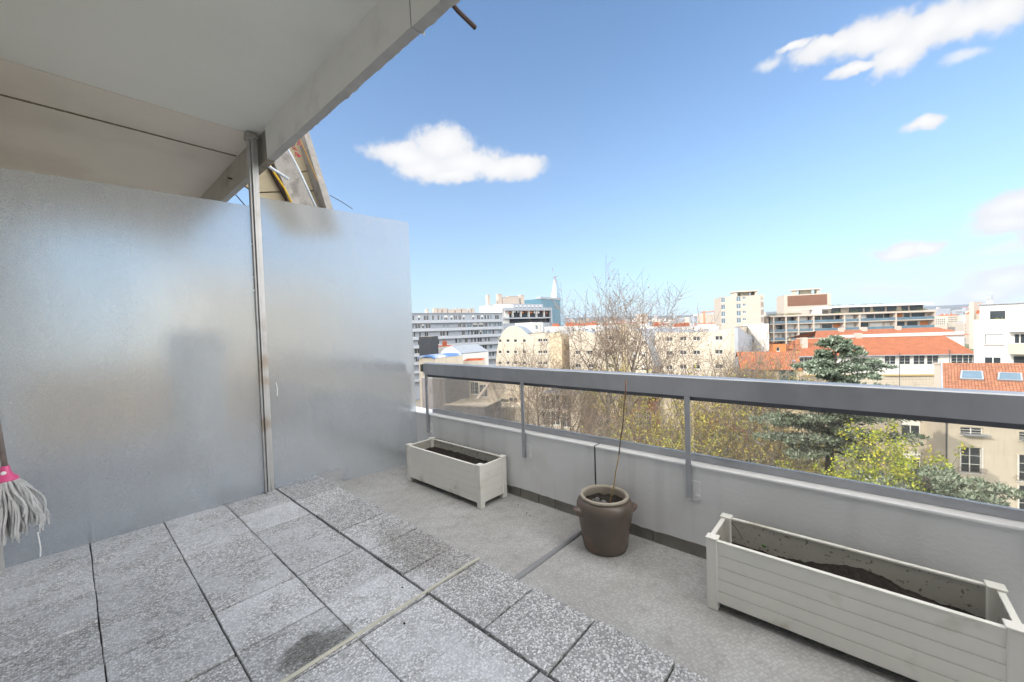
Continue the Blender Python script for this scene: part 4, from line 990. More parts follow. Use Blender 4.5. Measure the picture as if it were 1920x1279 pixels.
b.add('balcony', M_WHITE, [(b.L, b.L+1.3, -3.6, -1.2, z-2.6-2.8*k, z-1.7-2.8*k) for k in range(7)])
b.add('stair_tower', M_TRAV, [(b.L+.01, b.L+3.2, -12.8, -8, GZ, z+.6)])
GREENS = []
def green(root, pts, r, n=40, m=None, name='rooftop_plants'):
    mb = MB()
    for p in pts:
        for k in range(n):
            q = p + Vector((rnd.gauss(0, r), rnd.gauss(0, r), abs(rnd.gauss(0, r*.6)))); a = Vector((rnd.uniform(-1, 1), rnd.uniform(-1, 1), rnd.uniform(-1, 1))).normalized()*r*.32; bb = a.orthogonal().normalized()*r*.22
            mb.quad(q, q+a*.5+bb, q+a, q+a*.5-bb)
    part(mb, name, m or M_GREEN, root)
green(b.root, [b.pt(wx(x), -3, z+.2) for x in (1386, 1400, 1406, 1414)], .5)

# ---- 8 long white apartment block with terraces
A, B = W(1437, 575, 155.5), W(1744, 570, 150); L_ = (B-A).length
wx = lambda p: tofacade(A, B, p); zz = lambda p, y: zon(A, B, p, y)
zt = (zz(1500, 589)+zz(1740, 584))/2; A.z = B.z = zt-.1
b = Bld('long white terraced apartment block with deep balconies and roof gardens', A, B, 12, M_TRAV, M_ROOFG)
lev = [zt, zt-3.2, zt-6.4, zt-9.6, zt-12.8]
b.add('balcony_slab', M_TRAV, [(0, b.L, 0, 2.6, l-.55, l+.06) if i == 0 else (0, b.L, 0, 2.4, l-.3, l) for i, l in enumerate(lev)])
for i, l in enumerate(lev[1:]):
    b.add('glass_balustrade', M_WINB, [(wx(1500)+.1, b.L-.1, 2.3, 2.36, l+.05, l+1.0)])
    b.add('glass_balustrade', M_WINB, [(.1, wx(1500)-.1, 2.3, 2.36, l+.05, l+1.0)])
for p in (1444, 1467, 1490, 1518, 1575, 1603, 1670, 1742): b.add('pier', M_TRAV, [(wx(p)-.25, wx(p)+.25, 0, 2.45, GZ, zt-.56)])
for l in lev[:-1]:
    u = .8
    while u < b.L-3:
        w = rnd.uniform(1.8, 4.5); k = rnd.random()
        b.add('window' if k < .65 else 'blind', M_WING if k < .65 else rnd.choice((M_BLIND, M_WHITE, M_ORANGE)), [(u, u+w, .01, .09, l-2.85, l-.75)]); u += w+rnd.uniform(.3, 1.1)
b.add('penthouse_wall', M_TRAV, [(wx(1560), wx(1742), -9, -2.2, zt, zz(1700, 570))])
b.add('penthouse_roof', M_WHITE, [(wx(1556), b.L+.5, -9.5, .8, zz(1700, 572.5), zz(1700, 569))])
for a, c in ((1566, 1584), (1600, 1626), (1630, 1640), (1646, 1668), (1672, 1690), (1700, 1712), (1716, 1740)): b.add('penthouse_window', M_WING, [(wx(a), wx(c), -2.2, -2.1, zt+.3, zz(1700, 573))])
b.add('terrace_canopy', M_WHITE, [(wx(1505), wx(1556), -6, 1.2, zt+1.9, zt+2.15), (wx(1521), wx(1538), -1, 1, zt, zt+1.9)])
green(b.root, [b.pt(wx(x), .8, zt+.2) for x in list(range(1442, 1500, 5))+[1478, 1482, 1486, 1565, 1572, 1598, 1602, 1632, 1678, 1690, 1718, 1724, 1732]], .55, 46)
green(b.root, [b.pt(wx(x), -4, zz(1700, 569)+.1) for x in (1570, 1576, 1582, 1590, 1612, 1634, 1640, 1655, 1668)], .5, 40, name='roof_garden')

# ---- 9 brown panelled box on top
A, B = W(1470, 552, 182), W(1558, 551, 176); wx = lambda p: tofacade(A, B, p); zz = lambda p, y: zon(A, B, p, y)
b = Bld('apartment block with a large brown panelled top floor and white frame', A, B, 12, M_TRAV, M_ROOFG)
b.add('brown_panel', M_BROWN, [(wx(1477), wx(1551), 0, .12, zz(1510, 573), zz(1510, 553.5))])
b.add('roof_canopy', M_CREAM, [(wx(1490), wx(1545), -8, -2, zz(1520, 542.5), zz(1520, 541)), (wx(1493), wx(1499), -6, -3, b.z, zz(1520, 542.5)), (wx(1508), wx(1530), -7, -5, b.z, zz(1520, 542.5)), (wx(1537), wx(1543), -6, -3, b.z, zz(1520, 542.5))])
green(b.root, [b.pt(wx(x), -2.4, b.z) for x in (1504, 1512, 1525, 1532)], .5)

# ---- 10 orange roofed school-like building
def roofquad(mb, a, b_, c, d, mi=0):
    w = (b_-a).length; h = (d-a).length; mb.quad(a, b_, c, d, mi, uv=[(0, 0), (w, 0), (w, h), (0, h)])
A, B = W(1498, 668, 76), W(1824, 664.5, 70); wx = lambda p: tofacade(A, B, p); zz = lambda p, y: zon(A, B, p, y)
zc = zz(1650, 666)
A.z = B.z = zc
hl = wins(A, B, [(x, 674.5) for x in (1508, 1524, 1669.5, 1697, 1724, 1749.5, 1795, 1817)], 1.75, 1.75)
hl += wins(A, B, [(x, 716) for x in (1640, 1695, 1720, 1790)], 1.1, 1.8)
b = Bld('white walled building under a long orange tiled hip roof', A, B, 13, M_WHITE, None, hl, 'casement', name='school_building', cap=False)
mb = MB(); e = lambda u, o, z: b.pt(u, o, z)
ztop = zc+3.1; hip = 3.2
a, c, d_, f_ = e(-.3, .5, zc), e(b.L+.3, .5, zc), e(b.L+.3, -6.4, ztop), e(wx(1524), -6.4, ztop)
roofquad(mb, a, c, d_, f_); roofquad(mb, e(b.L+.3, -13.3, zc), e(-.3, -13.3, zc), f_, d_); mb.tri(e(-.3, -13.3, zc), a, f_)
part(mb, 'roof', M_TILEO, b.root)
b.add('gutter', M_ZINC, [(-.3, b.L+.3, .5, .62, zc-.14, zc+.04)]); b.add('ridge_cap', M_TRAV, [(wx(1524), b.L, -6.6, -6.2, ztop-.02, ztop+.12)])
b.add('lower_storey', M_CREAM, [(-.2, b.L+.2, .02, .25, GZ, zz(1650, 704.5))]); b.add('cornice', mat('ochre_cornice', (.45, .34, .17), .9), [(-.3, b.L+.3, .02, .55, zz(1650, 704.4), zz(1650, 702))])
b.add('string_course', M_BEIGE, [(-.2, b.L+.2, .25, .3, zz(1650, y), zz(1650, y-.8)) for y in (711, 716, 721, 726)])
for p, w in ((1516, 1.0), (1644, 1.0)): b.add('chimney', M_TRAV, [(wx(p), wx(p)+w, -3.4 if p < 1600 else -6.9, -2.6 if p < 1600 else -6, zc+.6, ztop+(.4 if p < 1600 else .9))])
# ridge wing behind
A2, B2 = W(1575, 626, 92), W(1808, 624, 90)
b2 = Bld('second orange roofed wing whose ridge shows just behind the long hip roof', A2, B2, 10, M_WHITE, None, name='school_building')
mb = MB(); z2 = b2.z-.8; roofquad(mb, b2.pt(-6, .4, z2), b2.pt(b2.L+1, .4, z2), b2.pt(b2.L-1, -5, z2+1.8), b2.pt(-2, -5, z2+1.8)); roofquad(mb, b2.pt(b2.L+1, -10.4, z2), b2.pt(-6, -10.4, z2), b2.pt(-2, -5, z2+1.8), b2.pt(b2.L-1, -5, z2+1.8)); part(mb, 'roof', M_TILEO, b2.root)
for p in (1603, 1648, 1715, 1805): w = tofacade(A2, B2, p); b2.add('chimney', M_TRAV, [(w-.5, w+.5, -4.6, -3.9, z2, z2+2.4)])
# low orange wing on the left
A, B = W(1438, 692, 68), W(1506, 692, 66); wx = lambda p: tofacade(A, B, p); zz = lambda p, y: zon(A, B, p, y); z = zz(1470, 693); A.z = B.z = z
b = Bld('low ochre wing with a steep orange roof and teal shuttered windows', A, B, 9, M_CREAMD, None, wins(A, B, [(1468, 706), (1483, 706)], 1.0, 2.2), 'plain', name='school_building')
mb = MB(); roofquad(mb, b.pt(-4, .5, z), b.pt(b.L, .5, z), b.pt(b.L, -4.5, z+2.8), b.pt(-4, -4.5, z+2.8)); roofquad(mb, b.pt(b.L, -9.5, z), b.pt(-4, -9.5, z), b.pt(-4, -4.5, z+2.8), b.pt(b.L, -4.5, z+2.8)); part(mb, 'roof', M_TILEO, b.root)
for p in (1463, 1474, 1478.5, 1488): b.add('shutter', M_TEAL, [(wx(p)-.28, wx(p)+.28, .02, .08, zz(1470, 715), zz(1470, 697))])
b.add('skylight', M_ZINC, [(wx(1489), wx(1495), -1.9, -1.4, z+1.25, z+1.5)])
A, B = W(1440, 646, 80), W(1474, 645, 79)
b = Bld('small orange painted block under the long white terraced apartments', A, B, 9, mat('orange_render', (.50, .19, .07), .9, var=.05, vs=.3), M_TILEO, wins(A, B, [(1459, 655)], .6, .8), name='school_building')

# ---- 11 modern white building at the right
A, B = W(1826, 600, 55), W(1960, 599, 50); wx = lambda p: tofacade(A, B, p); zz = lambda p, y: zon(A, B, p, y); A.z = B.z = zz(1830, 600)
hl = wins(A, B, [(1863, 637)], 2.1, 1.35)+wins(A, B, [(1862, 676)], 2.1, .85)
b = Bld('modern white apartment building with a closed white shutter and roof terrace', A, B, 12, M_WHITE, M_ROOFG, hl[:1], 'blind')
hang(b.root, b.P0, b.u, b.n, [], 'plain')
b.add('window_band', M_WING, [(wx(1847), wx(1876), .0, .05, zz(1850, 681), zz(1850, 670))]); b.add('window_frame', M_FRAME, [(wx(1861), wx(1863), .05, .08, zz(1850, 681), zz(1850, 670))])
b.add('window_sill', M_TRAV, [(wx(1845), wx(1883), 0, .18, zz(1850, 647.5), zz(1850, 646))]); b.add('window_reveal', M_ALUD, [(wx(1846.5), wx(1848), .0, .04, zz(1850, 646), zz(1850, 628)), (wx(1846.5), wx(1880), 0, .1, zz(1850, 628), zz(1850, 627))])
b.add('upper_storey', M_WHITE, [(.2, b.L, -10, -2.5, b.z-.3, zz(1850, 571))]); b.add('roof_edge', M_ZINC, [(.0, b.L, -10.2, -2.2, zz(1850, 571), zz(1850, 569.3))])
b.add('penthouse_window', M_WING, [(wx(1850), wx(1879), -2.5, -2.42, b.z-.2, zz(1865, 583))])
green(b.root, [b.pt(wx(x), -1.0, b.z-.25) for x in (1850, 1855, 1859, 1866, 1871, 1876, 1843)], .32, 50, mat('yellow_green_shrub', (.17, .17, .02), .7, isl=.5))
b.add('balcony', M_TRAV, [(wx(1893), b.L, 0, 1.5, zz(1900, 663), zz(1900, 644.5))]); b.add('balcony_canopy', M_WHITE, [(wx(1892), b.L, 0, 1.2, zz(1900, 622), zz(1900, 619))])
b.add('balcony_door', M_WING, [(wx(1903), wx(1911), 0, .06, zz(1900, 643), zz(1900, 627)), (wx(1914), b.L, 0, .06, zz(1900, 643), zz(1900, 627))]); b.add('lower_opening', M_WING, [(wx(1901), b.L, 0, .06, zz(1900, 680), zz(1900, 668))])
b.add('water_tank', M_ZINC, [(wx(1833), wx(1843), -8, -6, zz(1838, 560), zz(1838, 551))]); b.add('tank_stand', M_WHITE, [(wx(1834), wx(1842), -7.8, -6.2, zz(1838, 571), zz(1838, 560))])
A, B = W(1817, 567, 260), W(1826, 566, 258); Bld('slim beige high rise left of the modern white building', A, B, 12, M_TRAV, M_ROOFG, name='tower_block')

# ---- 12 beige house with brown tiles and two skylights
A, B = W(1773, 790, 30), W(2010, 800, 27.5); B = B+(B-A).normalized()*7; wx = lambda p, y=600: tofacade(A, B, p, y); zz = lambda p, y: zon(A, B, p, y); zc = zz(1773, 778); A.z = B.z = zc
hl = [(wx(1820, 860), zz(1820, 887), 1.25, 1.95), (wx(1930, 870), zz(1920, 903), 1.25, 1.95), (wx(1820, 920), zz(1820, 952)-.2, 1.25, 1.7), (wx(1930, 930), zz(1920, 1010), 1.25, 3.9), (wx(1822, 808), zz(1822, 817), 1.25, .62), (wx(1934, 822), zz(1925, 826), 1.25, .62)]
b = Bld('beige house with casement windows under weathered brown roof tiles', A, B, 5, M_BEIGE, None, hl, 'casement', name='house')
ze = zc+.05; rs = 5.0
def rp(px, py):   # point of the roof plane hit by a sight line
    d = ray(px, py); q0 = b.pt(0, .45, ze); nrm = (b.u.cross(b.pt(0, -5.0, ze+2.75)-q0)).normalized(); return EYE+d*((q0-EYE).dot(nrm)/d.dot(nrm))
TL = rp(1766, 680.5); rs = -(TL-b.pt(0, 0, TL.z)).dot(b.n); ul = (TL-b.P0).dot(b.u); zr = TL.z; ub = ul+(ul+.35)*rs/(rs+.45)+.3
mb = MB(); roofquad(mb, b.pt(-.35, .45, ze), b.pt(b.L, .45, ze), b.pt(b.L, -rs, zr), b.pt(ul, -rs, zr)); roofquad(mb, b.pt(b.L, -rs*2, ze), b.pt(ub, -rs*2, ze), b.pt(ul, -rs, zr), b.pt(b.L, -rs, zr))
mb.tri(b.pt(-.35, .45, ze), b.pt(ul, -rs, zr), b.pt(ub, -rs*2, ze)); rf = part(mb, 'roof', M_TILEB, b.root)
nr = (b.u.cross(b.pt(0, -5.0, ze+2.75)-b.pt(0, .45, ze))).normalized()
if nr.z < 0: nr = -nr
for q in (((1799, 712), (1844, 714), (1842, 698), (1801, 697)), ((1869, 714), (1917, 716), (1915, 702), (1871, 700))):
    c4 = [rp(*p) for p in q]; mb = MB(); mb.prism([p+nr*.02 for p in c4], nr*.12); fr = part(mb, 'skylight', M_ZINC, b.root)
    cc = sum(c4, Vector((0, 0, 0)))/4; mb = MB(); mb.prism([cc+(p-cc)*.84+nr*.142 for p in c4], nr*.02); part(mb, 'pane', M_WINB, fr)
b.add('gutter', M_ZINC, [(-.35, b.L, .45, .57, ze-.1, ze+.03)]); mb = MB(); mb.tube([b.pt(-.37, .47, ze), b.pt(ul-.03, -rs, zr+.02)], .06, 6); part(mb, 'verge_board', M_ZINC, b.root)
mb = MB(); mb.tube([b.pt(.02, .07, zc-.2), b.pt(.02, .07, GZ)], .05, 8); part(mb, 'drainpipe', M_ALUD, b.root)
for (c, s_, w, h) in hl[:4]:    # window guard rails and folded shutters
    mb = MB(); q = lambda x, o, z: b.pt(c+x, o, s_+z)
    for z in (.12, .42): mb.tube([q(-.8, .16, z), q(.8, .16, z)], .014, 5)
    for i in range(11): mb.tube([q(-.75+.15*i, .16, .12), q(-.75+.15*i, .16, .42)], .007, 4)
    for x in (-.8, .8): mb.tube([q(x, .16, .27), q(x*1.05, .0, .27)], .012, 4)
    part(mb, 'window_guard', M_RUST, b.root)
    b.add('folded_shutter', M_FRAME, [(c-w/2-.005, c-w/2+.05, .0, .12, s_, s_+h)]); b.add('folded_shutter', M_FRAME, [(c+w/2-.05, c+w/2+.005, .0, .12, s_, s_+h)])
for (c, s_, w, h) in hl[4:]: b.add('awning', M_ZINC, [(c-w/2, c+w/2+.2, .02, .5, s_+.1, s_+.15)])
A, B = W(1690, 775, 33), W(1771.5, 785, 31.8)
b = Bld('beige annex wall behind the cedar beside the drainpipe', A, B, 8, mat('warm_beige_render', (.52, .47, .395), .9, var=.06, vs=.6, bump=.3, bs=10, streak=.1), M_TILEB, wins(A, B, [(1708, 800), (1708, 862)], 1.2, 1.6), 'half', name='house')
mb = MB(); q = W(1758, 862, 31.6); b.add('wall_vent', M_RUST, [(b.L-1.0, b.L-.4, .01, .1, q.z-.1, q.z+.5)])

# ---- 14 lower left: terraced cream houses and dark halls, seen through the glass
A, B = W(885, 716, 66), W(1000, 716, 62); b = Bld('cream terraced house with sloped mansard above a dark courtyard', A, B, 9, M_CREAM, M_ZINC, wins(A, B, [(889, 728), (906, 733), (962, 757), (947, 760)], 1.5, 2.0), 'casement', name='house')
b.add('terrace', M_CREAM, [(1.5, 9.5, 0, 5, GZ, zon(A, B, 940, 753)), (1.5, 9.5, 4.9, 5, GZ, zon(A, B, 940, 750))])
mb = MB(); mb.prism([b.pt(2.2, 4.6, zon(A, B, 920, 752)), b.pt(3.3, .3, zon(A, B, 935, 718)), b.pt(3.7, .3, zon(A, B, 935, 718)), b.pt(2.6, 4.6, zon(A, B, 920, 752))], (0, 0, .3)); part(mb, 'sloped_parapet', M_TRAV, b.root)
green(b.root, [b.pt(x, 4, zon(A, B, 950, 750)) for x in (3, 4.5, 6, 8)], .5, 50)
b.add('window', M_WING, [(3, 3.9, 5.02, 5.08, zon(A, B, 930, 768)-1.0, zon(A, B, 930, 768)+.8), (6, 7, 5.02, 5.08, zon(A, B, 930, 768)-1.0, zon(A, B, 930, 768)+.8)])
A, B = W(832, 720, 78), W(884, 712, 74); b = Bld('cream stepped house with planted balconies left of the mansard house', A, B, 10, M_CREAM, M_ROOFG, wins(A, B, [(842, 730), (857, 727), (874, 724)], 1.4, 2.2), 'half', name='house')
b.add('terrace', M_CREAM, [(0, b.L, 0, 4.5, GZ, b.z-3.2)]); green(b.root, [b.pt(x, 4, b.z-3.1) for x in (1, 2.2, 3.4, 4.6)], .6, 50)
A, B = W(790, 706, 52), W(833, 714, 50); Bld('dark grey weathered blind wall at the left edge of the balustrade glass', A, B, 5, mat('dark_grey_wall', (.17, .16, .165), .95, var=.2, vs=.4, streak=.4), M_ROOFG, name='building')  # dark grey wall with vertical streaks
A, B = W(800, 762, 47), W(835, 756, 45); 
b = Bld('low hall with dark wall and a pale sunlit roof slope', W(834, 760, 49), W(909, 764, 47), 5, mat('dark_grey_wall2', (.13, .125, .135), .95, var=.3, vs=.5, streak=.5), M_CREAM, name='building')
b.add('parapet', M_TRAV, [(0, b.L, -.3, .05, b.z+.04, b.z+.2)])
A, B = W(1016, 738, 48), W(1086, 738, 46); Bld('cream house with dark windows seen through bare twigs right of the second post', A, B, 9, M_CREAM, M_ZINC, wins(A, B, [(1022, 755), (1041, 753), (1062, 755), (1024, 785), (1041, 784), (1062, 788), (1030, 815), (1055, 818)], 1.15, 1.7), 'plain', name='house')
A, B = W(1183, 770, 44), W(1222, 766, 43); Bld('orange brick house half hidden behind the bare plane trees', A, B, 8, M_BRICK, M_TILEO, wins(A, B, [(1197, 785), (1212, 785)], 1.0, 1.6), 'casement', name='house')
A, B = W(1325, 812, 36), W(1402, 806, 35); Bld('orange brick house with white framed windows behind yellow leaves', A, B, 8, M_BRICK, M_TILEO, wins(A, B, [(1340, 826), (1362, 826), (1384, 824), (1362, 858)], .9, 1.6), 'casement', name='house')
A, B = W(1403, 838, 34), W(1436, 834, 34); Bld('small grey stone shed between the brick house and the cedar', A, B, 6, M_TRAV, M_ROOFG, name='shed')

# ---- left, just above the handrail
A, B = W(785, 631, 84), W(808, 632, 84); Bld('black ribbed metal box house at the edge of the frosted glass', A, B, 8, M_DARKB, M_TRAV, name='building')
A, B = W(826, 656, 84), W(866, 662, 80); gable_bld('white house with a pointed gable above the left end of the handrail', [(826, 662), (834, 654), (846, 650), (858, 658), (866, 664)], A, B, 8, m=M_WHITE)
A, B = W(800, 651, 92), W(842, 650, 92); b = Bld('small white house with a red roof behind the pointed gable', A, B, 8, M_WHITE, M_TERRA, name='house'); b.chimney(4, 1, 1.0, .7, 1.2, pots=3, m=M_TERRA)
A, B = W(785, 670, 66), W(816, 673, 64); b = Bld('yellowish workshop with a rounded blue and white roof by the handrail', A, B, 7, M_CREAM, None, name='building')
mb = MB(); n_ = 8
for i in range(n_):
    a0, a1 = math.pi*i/n_, math.pi*(i+1)/n_; f = lambda a: (b.L/2-b.L*.52*math.cos(a), b.z+.5*math.sin(a))
    (u0, z0), (u1, z1) = f(a0), f(a1); mb.quad(b.pt(u0, .2, z0), b.pt(u1, .2, z1), b.pt(u1, -7, z1), b.pt(u0, -7, z0)); mb.quad(b.pt(u0, .2, z0-.35), b.pt(u1, .2, z1-.35), b.pt(u1, .2, z1), b.pt(u0, .2, z0))
part(mb, 'curved_roof', mat('blue_roof_sheet', (.10, .20, .42), .5, col2=(.7, .7, .7), c2s=.4), b.root)
A, B = W(868, 676, 72), W(905, 677, 72); b = Bld('low house with an orange ridge just above the handrail', A, B, 6, M_CREAM, M_TERRA, name='house')

A, B = W(330, 522, 46), W(640, 520, 62); Bld('cream apartment house standing behind the frosted screen', A, B, 10, M_CREAM, M_ROOFG, [(4+3.2*i, A.z-3.6-3*k, 1.6, 1.8) for i in range(8) for k in range(4)])
# ---- far roofs: individual houses out to the horizon
fm = [M_WHITE, M_TRAV, M_CREAM, M_GREYW, mat('far_pale_stone', (.50, .46, .40), .9), mat('far_grey', (.34, .35, .37), .9)]
fr_ = [M_ZINC, M_ZINC, M_ROOFG, M_TERRA, M_TRAV]
proto = []
for i in range(14):
    w, d, h = rnd.uniform(9, 26), rnd.uniform(9, 14), 20; mb = MB(); holes = [(u, h-3-2.9*k, 1.1, 1.6) for k in range(3) for u in [1.5+2.6*j for j in range(int((w-1.5)/2.6))]]
    for P0, P1, hh in (((0, 0), (w, 0), holes), ((w, 0), (w, d), ()), ((w, d), (0, d), ()), ((0, d), (0, 0), ())): facade(mb, P0, P1, 0, h, hh, .12, 0, 2)
    ins, rh = rnd.uniform(1.2, 2.5), rnd.choice((.3, 1.6, 2.2)); q = [Vector((0, 0, h)), Vector((w, 0, h)), Vector((w, d, h)), Vector((0, d, h))]; t_ = [Vector((ins, ins, h+rh)), Vector((w-ins, ins, h+rh)), Vector((w-ins, d-ins, h+rh)), Vector((ins, d-ins, h+rh))]
    for k in range(4): mb.quad(q[k], q[(k+1) % 4], t_[(k+1) % 4], t_[k], 1)
    mb.quad(*t_, 1)
    for k in range(rnd.randint(1, 4)):
        x = rnd.uniform(1, w-2); y = rnd.uniform(1, d-2); mb.box((x, y, h), (x+rnd.uniform(.8, 2.5), y+.8, h+rh+rnd.uniform(.8, 2)), rnd.choice((0, 3)))
    proto.append(mb.mesh('far_house', [fm[i % 6], fr_[i % 5], M_WING, M_TERRA]))
cnt = 0
def terr(d): return GZ + max(0, d-350)*.0285 if d < 3200 else GZ+81+(d-3200)*.043
for k in range(330):
    px = rnd.uniform(760, 1990); t = rnd.random()**.8; d = 190*(16**t)
    if d < 420 and px < 1060: continue
    if cnt >= 290: break
    p = W(px, 600, d); me = rnd.choice(proto); h = rnd.uniform(13, 20) + (rnd.uniform(0, 14) if rnd.random() < .12 else 0)
    o = link('far_house', me); o.location = (p.x, p.y, terr(d)-20+h*.85); o.rotation_euler = (0, 0, rnd.choice((0, .3, -.25, 1.57, .9))-YAW+rnd.uniform(-.1, .1)); cnt += 1
    tag(o, 'distant pale building among the far rooftops under the hills', 'building', 'distant buildings of the far city')
for (p0, p1, y, d, lb) in ((1744, 1782, 579, 600, 'long low grey hangar roof on the skyline right of the terraced block'), (1198, 1214, 588, 700, 'far brown rounded tower block behind the bare tree crown'), (1322, 1350, 588, 420, 'far pinkish block left of the stone tower')):
    Bld(lb, W(p0, y, d), W(p1, y, d), 18, M_GREYW if p0 > 1700 else M_TRAV, M_ZINC, zb=GZ)
mb = MB(); q = W(1320, 598, 400); mb.tube([Vector((q.x, q.y, GZ)), W(1320, 583, 400)], .9, 4); mb.tube([W(1313, 586, 400), W(1340, 584, 400)], .6, 4)
tag(part(mb, 'crane', mat('crane_orange', (.45, .2, .1), .7), None), 'small distant construction crane left of the stone tower block', 'crane')

# ---- hills
mb = MB(); n_ = 160; prev = None
for i in range(n_+1):
    px = 300+i*(2100-300)/n_; p = W(px, 600, 5200); h = 125+22*mnoise.noise(Vector((i*.05, 0, 0)))+7*mnoise.noise(Vector((i*.3, 2, 0))) + (18 if px > 1650 else 0)*min(1, (px-1650)/150)
    pts = [(p.x*350/5200, p.y*350/5200, GZ+.3), (p.x*.6154, p.y*.6154, GZ+81), (p.x*.8, p.y*.8, GZ+100), (p.x*.9, p.y*.9, h*.8), (p.x, p.y, h+rnd.uniform(-1.5, 1.5)), (p.x*1.2, p.y*1.2, h+5)]
    if prev:
        for a_, b_, c_, d_ in zip(prev, prev[1:], pts[1:], pts): mb.quad(a_, d_, c_, b_)
    prev = pts
tag(part(mb, 'hills', mat('wooded_hills', (.10, .10, .085), .95, var=.3, vs=.01), None), kind='structure')
# ------------------------------------------------------------------ trees
M_BARK = mat('pale_plane_bark', (.23, .205, .17), .9, var=.3, vs=1.2, col2=(.15, .13, .10), c2s=2.5, c2a=.45, c2b=.6)
M_TWIG = mat('brown_twigs', (.20, .16, .13), .95, var=.2, vs=1.5)
M_SEED = mat('dry_brown_leaves', (.20, .12, .06), .9, isl=.5)
M_CBARK = mat('dark_conifer_bark', (.06, .052, .048), .95, var=.3, vs=2)
M_NEEDLE = mat('blue_green_needles', (.13, .18, .12), .8, isl=.5, var=.3, vs=.8, col2=(.29, .33, .27), c2s=.7, c2a=.45, c2b=.75)
M_YEL = mat('yellow_autumn_leaves', (.50, .42, .06), .75, isl=.4, var=.2, vs=.5, col2=(.27, .30, .07), c2s=.5, c2a=.4, c2b=.7)
M_GOLD = mat('gold_brown_leaves', (.36, .28, .08), .8, isl=.4, var=.25, vs=.5, col2=(.36, .18, .06), c2s=.6, c2a=.55, c2b=.8)
M_LIME = mat('lime_leaves', (.27, .34, .03), .7, isl=.4, var=.2, vs=.5, col2=(.42, .37, .04), c2s=.9, c2a=.5, c2b=.75)

def rvec(r): return Vector((r.gauss(0, 1), r.gauss(0, 1), r.gauss(0, 1))).normalized()
def grow(mbs, r, p, d, L, rad, lev, maxlev, tips, up=.25, spread=.55, kids=3, gn=.14, wood=None):
    """one limb and everything that leaves it"""
    rad = max(rad, .019)
    n = 5 if lev < 2 else 4 if lev < maxlev else 3
    pts = [p.copy()]; rr = [rad]; q = p.copy(); dd = d.copy()
    for i in range(n):
        dd = (dd + rvec(r)*gn + Vector((0, 0, up*.25))).normalized(); q = q + dd*(L/n); pts.append(q.copy()); rr.append(max(.011, rad*(1-.62*(i+1)/n)))
    sides = 7 if lev == 0 else 5 if lev == 1 else 4 if lev == 2 else 3
    (mbs[0] if lev < 2 else mbs[1]).tube(pts, rr, sides, cap=False)
    if lev >= maxlev: tips.append((q, dd)); tips.append((pts[len(pts)//2], dd)); return
    k = kids + (1 if lev >= 1 else 0) + r.choice((0, 0, 1))
    for j in range(k):
        t = .35+.65*(j+r.random())/k if lev else .45+.55*(j+.6)/k
        t = min(t, .98); x = t*n; i = min(int(x), n-1); s = pts[i].lerp(pts[i+1], x-i)
        side = rvec(r); side = (side - dd*side.dot(dd)).normalized()
        nd = (dd*(1-spread) + side*spread + Vector((0, 0, up*r.uniform(.2, 1)))).normalized()
        grow(mbs, r, s, nd, L*r.uniform(.52, .78), rr[i]*.66, lev+1, maxlev, tips, up, spread, kids, gn)
    grow(mbs, r, q, dd, L*.68, rr[-1], lev+1, maxlev, tips, up, spread, kids, gn)

def leaf(mb, c, s, r):
    a = rvec(r)*s; b = a.orthogonal().normalized()*s*.42; b.rotate(Matrix.Rotation(r.uniform(0, 6), 3, a.normalized())); mb.quad(c-a*.5, c+b*.8, c+a*.5, c-b*.8)

def tree(name, label, px, d, top, bare=False, leafm=None, nleaf=3, ls=.16, seed=1, spread=.5, maxlev=4, kids=3, frac=.42, lean=(0, 0), group=None, up=.3, wid=1., dropf=0, rad=None, bottom=720, zbase=None):
    r = random.Random(seed); base = W(px, bottom, d); zt = W(px, top, d).z; base = Vector((base.x, base.y, GZ if zbase is None else zbase)); H = zt-base.z
    root = empty(name, base, label, 'tree', group)
    mb0, mb1 = MB(), MB(); tips = []
    th = H*frac; rad = rad or .018*H; lv = Vector((lean[0], lean[1], 0))
    pts = [base, base+Vector((0, 0, th*.4))+lv*.3, base+Vector((0, 0, th*.75))+lv*.7+rvec(r)*.1, base+Vector((0, 0, th))+lv]
    mb0.tube(pts, [rad*1.25, rad, rad*.9, rad*.8], 9, cap=False)
    L0 = (H-th)*.46
    for j in range(kids+1):
        a = 2*math.pi*(j+r.random()*.5)/(kids+1); sd = Vector((math.cos(a), math.sin(a), 0))
        grow((mb0, mb1), r, pts[-1]-Vector((0, 0, r.uniform(0, th*.18))), (sd*spread*wid+Vector((0, 0, 1))).normalized(), L0*r.uniform(.85, 1.1), rad*.55, 1, maxlev, tips, up, spread, kids)
    grow((mb0, mb1), r, pts[-1], Vector((0, 0, 1)), L0*1.05, rad*.6, 1, maxlev, tips, up, spread, kids)
    part(mb0, 'trunk', M_BARK, root, smooth=True); part(mb1, 'branches', M_TWIG if not leafm else M_BARK, root)
    if nleaf:
        mb2 = MB()
        for (q, dd) in tips:
            if dropf and r.random() < dropf: continue
            for k in range(nleaf): leaf(mb2, q+rvec(r)*r.random()*ls*2.6, ls*r.uniform(.6, 1.3), r)
        part(mb2, 'crown', leafm or M_SEED, root)
    return len(tips)
G1 = 'bare plane trees along the gardens'
